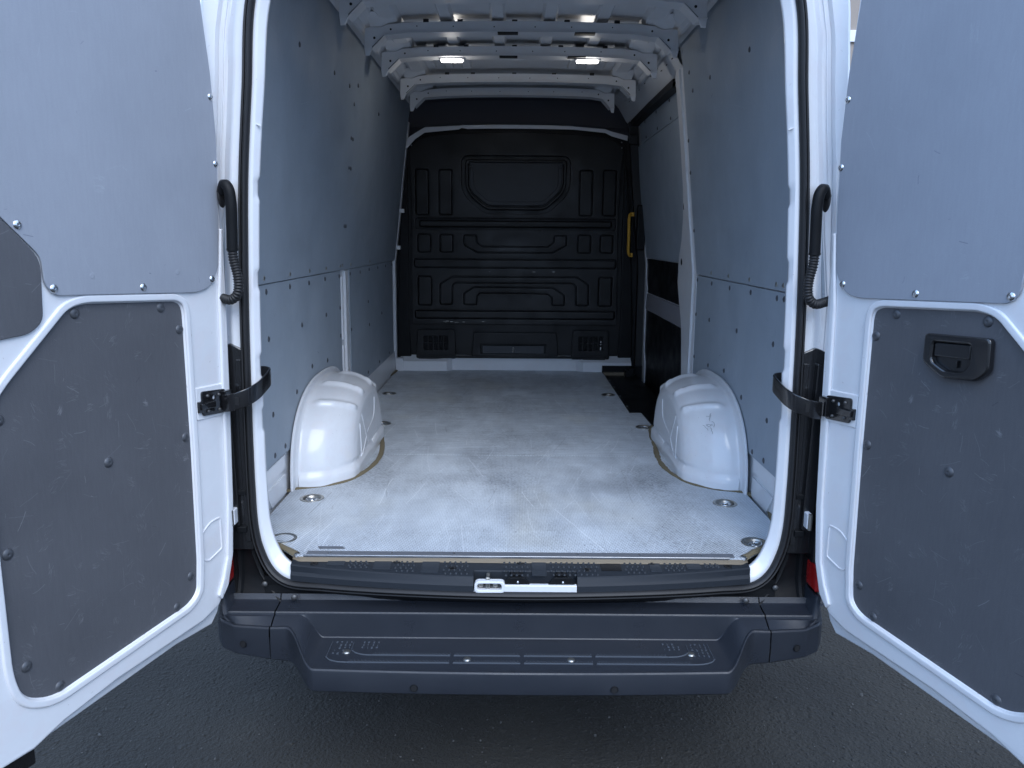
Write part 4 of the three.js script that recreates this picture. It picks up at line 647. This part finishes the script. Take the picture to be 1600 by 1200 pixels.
// ---------------------------------------------------------------- bulkhead
{
  const Z = -3.45, c = -0.013, X = (p) => p.map(([x, h, r]) => (r === undefined ? [x + c, h] : [x + c, h, r]));
  const back = ext(X([[-0.885, 0.085], [0.885, 0.085], [0.885, 0.39], [0.862, 0.75], [0.838, 1.12], [0.80, 1.48], [0.785, 1.63], [0.72, 1.700], [0.62, 1.735], [0.35, 1.752], [0, 1.757], [-0.35, 1.752], [-0.62, 1.735], [-0.72, 1.700], [-0.785, 1.63], [-0.80, 1.48], [-0.838, 1.12], [-0.862, 0.75], [-0.885, 0.39]]), Z - 0.066, Z - 0.048, 0.004, [rect(-0.70, 0.148, -0.505, 0.26), rect(0.46, 0.148, 0.656, 0.26), rect(-0.24, 0.132, 0.19, 0.18)]);
  const G = 0.0085, feats = [];
  const add = (pts, r = 0.012) => feats.push(roundPoly(X(pts), r, 4));
  for (const s of [-1, 1]) {
    add(rect(s * 0.594, 1.150, s * 0.677 + (s < 0 ? -0.038 : 0.038), 1.458).map(([x, h]) => [x, h])); add(rect(s * 0.464, 1.148, s * 0.546, 1.456));
    add(rect(s * 0.622, 0.880, s * 0.706, 0.998)); add(rect(s * 0.458, 0.879, s * 0.543, 0.998)); add(rect(s * 0.616, 0.492, s * 0.706, 0.695));
  }
  feats.length = 0;
  for (const s of [-1, 1]) for (const [a, b, h0, h1] of [[0.634, 0.718, 1.147, 1.456], [0.464, 0.548, 1.147, 1.455], [0.623, 0.708, 0.880, 0.998], [0.459, 0.545, 0.880, 0.998], [0.620, 0.710, 0.492, 0.695]]) add(s > 0 ? rect(a, h0, b, h1) : rect(-b, h0, -a, h1));
  add([[-0.735, 0.768], [0.735, 0.768], [0.735, 0.820], [-0.735, 0.820]]); add([[-0.735, 0.394], [0.735, 0.394], [0.735, 0.443], [-0.735, 0.443]]);
  add([[-0.370, 0.993], [-0.288, 0.993], [-0.288, 0.944], [-0.244, 0.912], [0.240, 0.912], [0.286, 0.950], [0.286, 0.993], [0.368, 0.993], [0.368, 0.932], [0.272, 0.878], [-0.278, 0.878], [-0.370, 0.930]], 0.01);
  add([[-0.548, 0.498], [-0.548, 0.642], [-0.462, 0.694], [0.455, 0.694], [0.536, 0.642], [0.538, 0.496], [0.456, 0.496], [0.454, 0.632], [0.424, 0.659], [-0.438, 0.659], [-0.466, 0.636], [-0.467, 0.498]], 0.01);
  add([[-0.372, 0.497], [-0.372, 0.574], [-0.306, 0.618], [0.280, 0.616], [0.358, 0.566], [0.361, 0.495], [0.280, 0.495], [0.279, 0.552], [0.240, 0.582], [-0.262, 0.585], [-0.287, 0.557], [-0.287, 0.497]], 0.01);
  const winO = X([[-0.392, 1.290, 0.09], [-0.392, 1.560, 0.06], [0.392, 1.560, 0.06], [0.392, 1.300, 0.09], [0.226, 1.152, 0.06], [-0.226, 1.152, 0.06]]);
  const win = roundPoly(winO, 0.06, 8), ch = roundPoly(X([[-0.728, 1.040], [0.728, 1.040], [0.728, 1.120], [-0.728, 1.120]]), 0.014);
  const plateOut = roundPoly(X([[-0.765, 0.345], [0.755, 0.345], [0.752, 0.8], [0.745, 1.13], [0.760, 1.46], [0.772, 1.60], [0.70, 1.675], [0.55, 1.705], [0, 1.725], [-0.55, 1.705], [-0.70, 1.675], [-0.772, 1.60], [-0.760, 1.46], [-0.755, 1.13], [-0.762, 0.8]]), 0.02);
  const plate = ext(plateOut, Z - 0.05, Z, 0.004, [...feats.map((f) => offsetPoly(f, G)), win, ch], 2, 30);
  const b = part('bulkhead', [back, plate, ...feats.map((f) => ext(f, Z - 0.05, Z + 0.001, 0.004, [], 2, 30))], M.bulk, 'black ribbed bulkhead between cargo bay and cab');
  const mid = offsetPoly(win, -0.028), mid2 = offsetPoly(win, -0.050), inn = offsetPoly(win, -0.060);
  sub('window_frame', [ext(mid, Z - 0.05, Z + 0.010, 0.008, [mid2], 3, 30), ext(offsetPoly(win, 0.01), Z - 0.05, Z - 0.044, 0)], M.bulk, b);
  sub('window_blank', [ext(inn, Z - 0.05, Z - 0.006, 0.003, [], 2), ext(offsetPoly(win, -0.085), Z - 0.008, Z - 0.0025, 0.003, [], 2)], std({ color: lin(0.022, 0.025, 0.030), roughness: 0.5, bumpMap: sized(grainTex, 0.05, 0.05), bumpScale: 0.0002 }), b);
  const bar = sp(new RoundedBoxGeometry(1.405, 0.050, 0.034, 3, 0.015), c, 1.080, Z - 0.016); sub('cross_bar', [bar, bx(c - 0.67, c + 0.67, 1.074, 1.086, Z - 0.001, Z + 0.005, 0.0025)], M.bulk, b);
  for (const x of [-0.56, -0.205, -0.185, 0.165, 0.185, 0.53]) for (const h of [1.127, 1.033]) sub('bar_tab', bx(x - 0.003, x + 0.003, h - 0.009, h + 0.009, Z - 0.002, Z + 0.003, 0.001), M.rubber, b);
  // lower recess: two grille housings, centre vent
  const low = (x0, x1, gx0, gx1) => {
    const holes = []; const n = 5, gw = (gx1 - gx0) / n; for (let i = 0; i < n; i++) for (const [h0, h1] of [[0.212, 0.256], [0.152, 0.202]]) holes.push(roundPoly(rect(gx0 + i * gw + 0.007, h0, gx0 + (i + 1) * gw - 0.007, h1), 0.004, 3));
    return ext(roundPoly([[x0, 0.085], [x1, 0.085], [x1 - 0.012, 0.305], [x0 + 0.012, 0.305]], 0.02), Z - 0.022, Z - 0.002, 0.005, holes, 2);
  };
  for (const s of [-1, 1]) sub('grille_housing', low(...(s < 0 ? [-0.752, -0.450, -0.700, -0.506] : [0.410, 0.700, 0.462, 0.655])), M.bulk, b);
  const v = sub('vent_housing', [ext(roundPoly([[-0.335, 0.10], [0.315, 0.10], [0.302, 0.285], [-0.322, 0.285]], 0.02), Z - 0.024, Z - 0.008, 0.005, [rect(-0.268, 0.126, 0.222, 0.196)], 2)], M.bulk, b);
  sub('vent_insert', [ext(rect(-0.252, 0.128, 0.206, 0.184), Z - 0.018, Z - 0.010, 0.001, Array.from({ length: 11 }, (_, i) => rect(-0.238 + i * 0.0395, 0.138, -0.238 + i * 0.0395 + 0.028, 0.176)).filter((_, i) => i !== 5)), ext(rect(-0.250, 0.13, 0.204, 0.182), Z - 0.032, Z - 0.026, 0)], M.grille, b);
  sub('cab_light_slit', [bx(0.630, 0.636, 0.196, 0.226, Z - 0.012, Z - 0.006), bx(0.628, 0.636, 0.158, 0.180, Z - 0.012, Z - 0.006)], M.white, b);  // white slivers stand in for daylight leaking through from the cab
  sub('vent_catch', bx(-0.034, -0.012, 0.134, 0.178, Z - 0.012, Z - 0.002, 0.003), M.gloss, b);
  sub('lower_lip', [ext(roundPoly(X([[-0.70, 0.062], [-0.60, 0.062], [-0.585, 0.084], [-0.5, 0.092], [0.5, 0.092], [0.56, 0.062], [0.66, 0.062], [0.70, 0.11], [-0.74, 0.11]]), 0.006), Z - 0.02, Z + 0.004, 0.003)], M.bulk, b);
  for (const s of [-1, 1]) sub('side_column', ext(roundPoly(X([[0.775, 0.10], [0.880, 0.10], [0.873, 0.42], [0.835, 1.12], [0.795, 1.50], [0.782, 1.50], [0.780, 0.9], [0.790, 0.36]]), 0.01).map(([x, h]) => [s * (x - c) + c, h]), Z - 0.03, Z - 0.010, 0.005), M.black, b);
  for (const [x, h] of [[-0.735, 1.665], [-0.748, 1.625], [0.752, 1.655], [0.754, 1.618]]) { const g = lathe([[0, 0.004], [0.004, 0.004], [0.0055, 0]], 10); g.rotateX(Math.PI / 2); sub('bulkhead_bolt', sp(g, x + c, h, Z - 0.002), M.steel, b); }
  reseed(15);
  for (let k = 0; k < 12; k++) { const x = k < 8 ? rr(-0.55, -0.30) : rr(-0.3, 0.33), h = k < 8 ? 0.362 + rr(-0.004, 0.006) : k < 9 ? 0.365 : 0.735; sub('chipped_spot', bx(x, x + rr(0.005, 0.022), h, h + rr(0.002, 0.004), Z - 0.001, Z + 0.0006), M.zinc, b); }
  part('roof_cross_beam', loft([[-0.80, 1.665, 0.070], [-0.735, 1.708, 0.042], [-0.665, 1.748, 0.036], [-0.42, 1.761, 0.025], [-0.40, 1.764, 0.017], [-0.36, 1.764, 0.025], [-0.22, 1.768, 0.025], [-0.02, 1.769, 0.025], [0.2, 1.768, 0.025], [0.39, 1.762, 0.022], [0.42, 1.758, 0.020], [0.62, 1.744, 0.025], [0.665, 1.728, 0.031], [0.78, 1.70, 0.034]].map(([x, h, t]) => [[x, h - t, Z + 0.004], [x, h, Z + 0.006], [x, h + 0.012, Z - 0.06]]), { deg: 30 }), M.paintIn);
  part('cab_headliner', [loft([-0.80, -0.6, -0.3, 0, 0.3, 0.6, 0.80].map((x) => [[x, 1.735 - 0.05 * x * x, Z - 0.062], [x, 1.80 - 0.05 * x * x, Z - 0.15], [x, 1.97 - 0.05 * x * x, Z - 0.18]]), { deg: 40 }), bx(-0.95, 0.95, 1.6, 2.1, Z - 0.25, Z - 0.20)], M.head);
  part('vent_void_sheet', bx(-0.95, 0.95, -0.2, 1.7, Z - 0.13, Z - 0.12), M.rubber);  // added black sheet that paints the dark void behind the vents
  part('floor_beam', loft([[-0.87, -0.012], [-0.75, -0.012], [-0.52, -0.010], [-0.48, 0.012], [-0.44, 0.014], [0.40, 0.014], [0.45, 0.006], [0.50, -0.010], [0.86, -0.012]].map(([x, zz]) => [[x, -0.012, Z + 0.02 + (zz > 0 ? -0.03 : 0.02)], [x, 0.070, Z + 0.02 + (zz > 0 ? -0.035 : 0.012)], [x, 0.092, Z - 0.01], [x, 0.11, Z - 0.03]]), { deg: 30 }), M.paintIn);
}

// ---------------------------------------------------------------- rear doors
const PHI = 21 * Math.PI / 180, doorScrew = screwGeo(0.0135, 0.0055), doorScrewSmall = screwGeo(0.0105, 0.0045);
function rearDoor(s, dw) {
  const Pm = (pts) => pts.map((p) => p.length > 2 ? [s * (p[0] + dw), p[1], p[2]] : [s * (p[0] + dw), p[1]]);
  const hinge = [[0.06, 2.0], [0.02, 1.80], [-0.018, 1.607], [-0.037, 1.375], [-0.045, 1.25], [-0.040, 1.0], [-0.036, 0.8], [-0.028, 0.52], [-0.015, 0.2], [0.0, 0.03]];
  const B = Pm([...hinge, [0.022, -0.075], [0.052, -0.148, 0.008], [0.080, -0.176, 0.01], [0.223, -0.170, 0.1], [0.68, -0.198, 0.05], [0.80, -0.19, 0.02], [0.82, 0.5], [0.80, 1.3], [0.74, 2.0]]);
  const A = Pm([...hinge.map(([w, h]) => [w + 0.004, h]), [0.030, -0.068], [0.072, -0.115], [0.14, -0.134], [0.26, -0.140], [0.44, -0.146], [0.60, -0.166], [0.68, -0.188], [0.79, -0.184, 0.02], [0.81, 0.5], [0.79, 1.3], [0.73, 1.99]]);
  const LP = roundPoly(Pm([[0.131, 0.775], [0.137, 0.797], [0.160, 0.808], [0.440, 0.822, 0.03], [0.484, 0.812, 0.03], [0.655, 0.655, 0.03], [0.702, 0.595, 0.03], [0.708, 0.02, 0.03], [0.692, -0.052, 0.05], [0.622, -0.092, 0.05], [0.190, -0.058, 0.03], [0.152, -0.035, 0.03], [0.142, 0.06], [0.134, 0.39]]), 0.012, 6);
  const UP = roundPoly(Pm([[0.075, 1.96], [0.045, 1.80], [0.002, 1.603], [-0.020, 1.42], [-0.028, 1.25], [-0.018, 1.03], [-0.004, 0.888, 0.02], [0.034, 0.836, 0.03], [0.085, 0.826, 0.02], [0.515, 0.845, 0.02], [0.538, 0.870, 0.02], [0.540, 0.932, 0.02], [0.735, 1.13, 0.03], [0.745, 1.6], [0.70, 1.96]]), 0.01, 6);
  const hole = offsetPoly(LP, -0.003);
  const geos = [ext(B, -0.052, -0.026, 0.006, [], 3), ext(A, -0.030, 0, 0.009, [hole], 3)];
  geos.push(ext(offsetPoly(LP, 0.020), -0.004, 0.0055, 0.0045, [offsetPoly(LP, 0.001)], 3));                    // raised rim
  geos.push(ext(roundPoly(Pm([...hinge.slice(5).map(([w, h]) => [w + 0.008, h]), [0.036, -0.062], [0.066, -0.095], [0.080, -0.078], [0.055, -0.03], [0.034, 0.03], [0.018, 0.2], [0.010, 0.52], [0.001, 0.80], [-0.020, 1.0]]), 0.004), -0.002, 0.008, 0.0055, [], 3));   // hinge side bead
  geos.push(ext(roundPoly(Pm([[-0.012, 0.462], [0.112, 0.466], [0.112, 0.560], [-0.012, 0.556]]), 0.004), -0.002, 0.004, 0.003, [], 2));
  const oval = roundPoly(Pm([[0.138, 0.125, 0.03], [0.088, 0.160, 0.03], [0.043, 0.160], [0.043, 0.058], [0.108, 0.037, 0.02], [0.136, 0.062, 0.02]]), 0.01, 6); geos.push(ext(oval, -0.003, 0.0026, 0.002, [offsetPoly(oval, -0.006)], 2));
  const d = mesh('rear_door', geos, M.paint, van, F); d.position.set(s * 0.885, F, 0.06); d.rotation.y = Math.atan2(s > 0 ? Math.cos(PHI) : -Math.cos(PHI), Math.sin(PHI)) * -1 + (s > 0 ? 0 : 0);
  // local x = s * w: at w > 0 the leaf runs outward and towards the viewer
  d.rotation.y = s > 0 ? -(Math.PI / 2 - PHI) : (Math.PI / 2 - PHI);
  d.userData.label = s < 0 ? 'open left rear door with dark latch cover' : 'open right rear door with inside handle';
  const low = sub('lower_panel', ext(offsetPoly(LP, 0.006), -0.0145, -0.0055, 0.001, [], 1), M.board, d);
  const up = sub('upper_panel', ext(UP, 0.0012, 0.0072, 0.0012, [], 2), M.skin, d);
  const put = (name, g, m, list, z) => { for (const [w, h] of list) { const o = sub(name, g, m, d); o.position.set(s * (w + dw), h, z); o.rotation.x = Math.PI / 2; } };
  put('bright_screw', doorScrewSmall, M.steel, [[0.587, 1.0], [0.517, 0.861], [0.267, 0.850], [0.022, 0.860], [-0.021, 1.178], [-0.016, 1.356], [0.03, 1.62], [0.70, 1.3], [0.70, 1.6]], 0.0072);
  put('screw', doorScrew, M.screw, [[0.461, 0.800], [0.204, 0.793], [0.145, 0.729], [0.669, 0.590], [0.151, 0.428], [0.407, 0.425], [0.684, 0.292], [0.169, 0.022], [0.228, -0.047], [0.672, 0.017], [0.598, -0.075]], -0.0055);
  if (s < 0) {
    put('dent_hole', lathe([[0, 0.0008], [0.003, 0.0008], [0.006, 0.0012], [0.0075, 0]], 12), M.skin, [[0.415, 0.885], [0.15, 0.884]], 0.0072);
    sub('latch_cover', ext(roundPoly(Pm([[0.622, 1.012], [0.541, 0.928, 0.03], [0.550, 0.790, 0.03], [0.584, 0.766, 0.02], [0.660, 0.760], [0.75, 0.72], [0.77, 1.15, 0.03], [0.75, 1.15]]), 0.01), 0.0012, 0.0062, 0.0015), M.board, d);
    sub('bottom_latch', [bx(s * (0.655), s * (0.80), -0.232, -0.186, -0.05, -0.012, 0.006), bx(s * 0.69, s * 0.80, -0.25, -0.215, -0.04, 0.0, 0.005), bx(s * 0.72, s * 0.735, -0.262, -0.21, -0.03, 0.006, 0.003)], M.gloss, d);
  } else {
    const O = roundPoly(Pm([[0.311, 0.757, 0.012], [0.487, 0.764, 0.012], [0.491, 0.688, 0.012], [0.462, 0.660, 0.012], [0.370, 0.653, 0.012], [0.312, 0.685, 0.012]]), 0.01, 5), I = roundPoly(Pm([[0.338, 0.739, 0.008], [0.440, 0.744, 0.008], [0.440, 0.693, 0.014], [0.420, 0.674, 0.012], [0.378, 0.672, 0.012], [0.338, 0.690, 0.012]]), 0.008, 5);
    sub('door_handle', [ext(O, -0.006, 0.014, 0.006, [I], 4), ext(offsetPoly(I, 0.004), -0.0052, -0.0035, 0), sp(ext(roundPoly(Pm([[0.340, 0.737], [0.438, 0.742], [0.438, 0.708], [0.340, 0.704]]), 0.005), 0, 0.006, 0.0025).rotateX(0), 0, 0, 0.003), bx(s * (0.398 + dw), s * (0.402 + dw), 0.682, 0.70, -0.003, 0.004, 0.0015)], M.gloss, d);
  }
  // check strap: bracket on the door
  sub('strap_bracket', [ext(roundPoly(Pm([[0.0, 0.470], [0.096, 0.476], [0.096, 0.548], [0.0, 0.540]]), 0.010), 0.004, 0.010, 0.002, [circ(s * (0.048 + dw), 0.523, 0.006, 10)]), bx(s * (0.094 + dw), s * (0.110 + dw), 0.488, 0.520, 0.003, 0.013, 0.002), bx(s * (0.05 + dw), s * (0.105 + dw), 0.496, 0.514, 0.008, 0.018, 0.002), ext(roundPoly(Pm([[-0.016, 0.478], [0.016, 0.478], [0.016, 0.536], [-0.016, 0.536]]), 0.003), 0.004, 0.022, 0.002)], M.gloss, d);
  for (const [w, h] of [[0.03, 0.484], [0.03, 0.528], [0.075, 0.532], [0.075, 0.488]]) { const o = sub('bracket_bolt', lathe([[0, 0.005], [0.003, 0.005], [0.0045, 0.003], [0.005, 0]], 10), M.bolt, d); o.position.set(s * (w + dw), h, 0.010); o.rotation.x = Math.PI / 2; }
  const hinges = sub('door_hinge', [sp(new THREE.CylinderGeometry(0.009, 0.009, 0.06, 14), s * (-0.012 + dw), 1.50, -0.02)], M.paintIn, d);
  void low; void up; void hinges;
}
rearDoor(-1, -0.015); rearDoor(1, 0.015);
for (const s of [-1, 1]) {                         // the straps themselves
  const pts = [[0.866, 0.503, 0.087], [0.850, 0.506, 0.094], [0.825, 0.512, 0.098], [0.802, 0.520, 0.093], [0.784, 0.528, 0.075], [0.772, 0.538, 0.045], [0.766, 0.550, 0.008], [0.764, 0.559, -0.025], [0.770, 0.563, -0.045], [0.785, 0.565, -0.052], [0.80, 0.565, -0.052]].map(([x, h, z]) => V3(s * x, h - (s > 0 ? 0.008 : 0), z));
  const cv = new THREE.CatmullRomCurve3(pts, false, 'centripetal'), rows = [], N = 60;
  for (let i = 0; i <= N; i++) { const p = cv.getPointAt(i / N), t = cv.getTangentAt(i / N), nx = t.z, nz = -t.x, l = Math.hypot(nx, nz), a = nx / l * 0.0035, b = nz / l * 0.0035, H = 0.0255; rows.push([[1, -H + 0.003], [1, H - 0.003], [0.5, H], [-0.5, H], [-1, H - 0.003], [-1, -H + 0.003], [-0.5, -H], [0.5, -H]].map(([e, h]) => [p.x + a * e, p.y + h, p.z + b * e])); }
  const st = part('check_strap', loft(rows, { closeU: true, deg: 40 }), M.gloss);
  const q = cv.getPointAt(0.19); sub('strap_slot', bx(-0.006, 0.006, -0.012, 0.012, -0.0012, 0.0012, 0.0008).rotateY(s * 0.15).translate(q.x, q.y, q.z + 0.0036), M.rubber, st);
}
renderer.render(scene, camera);
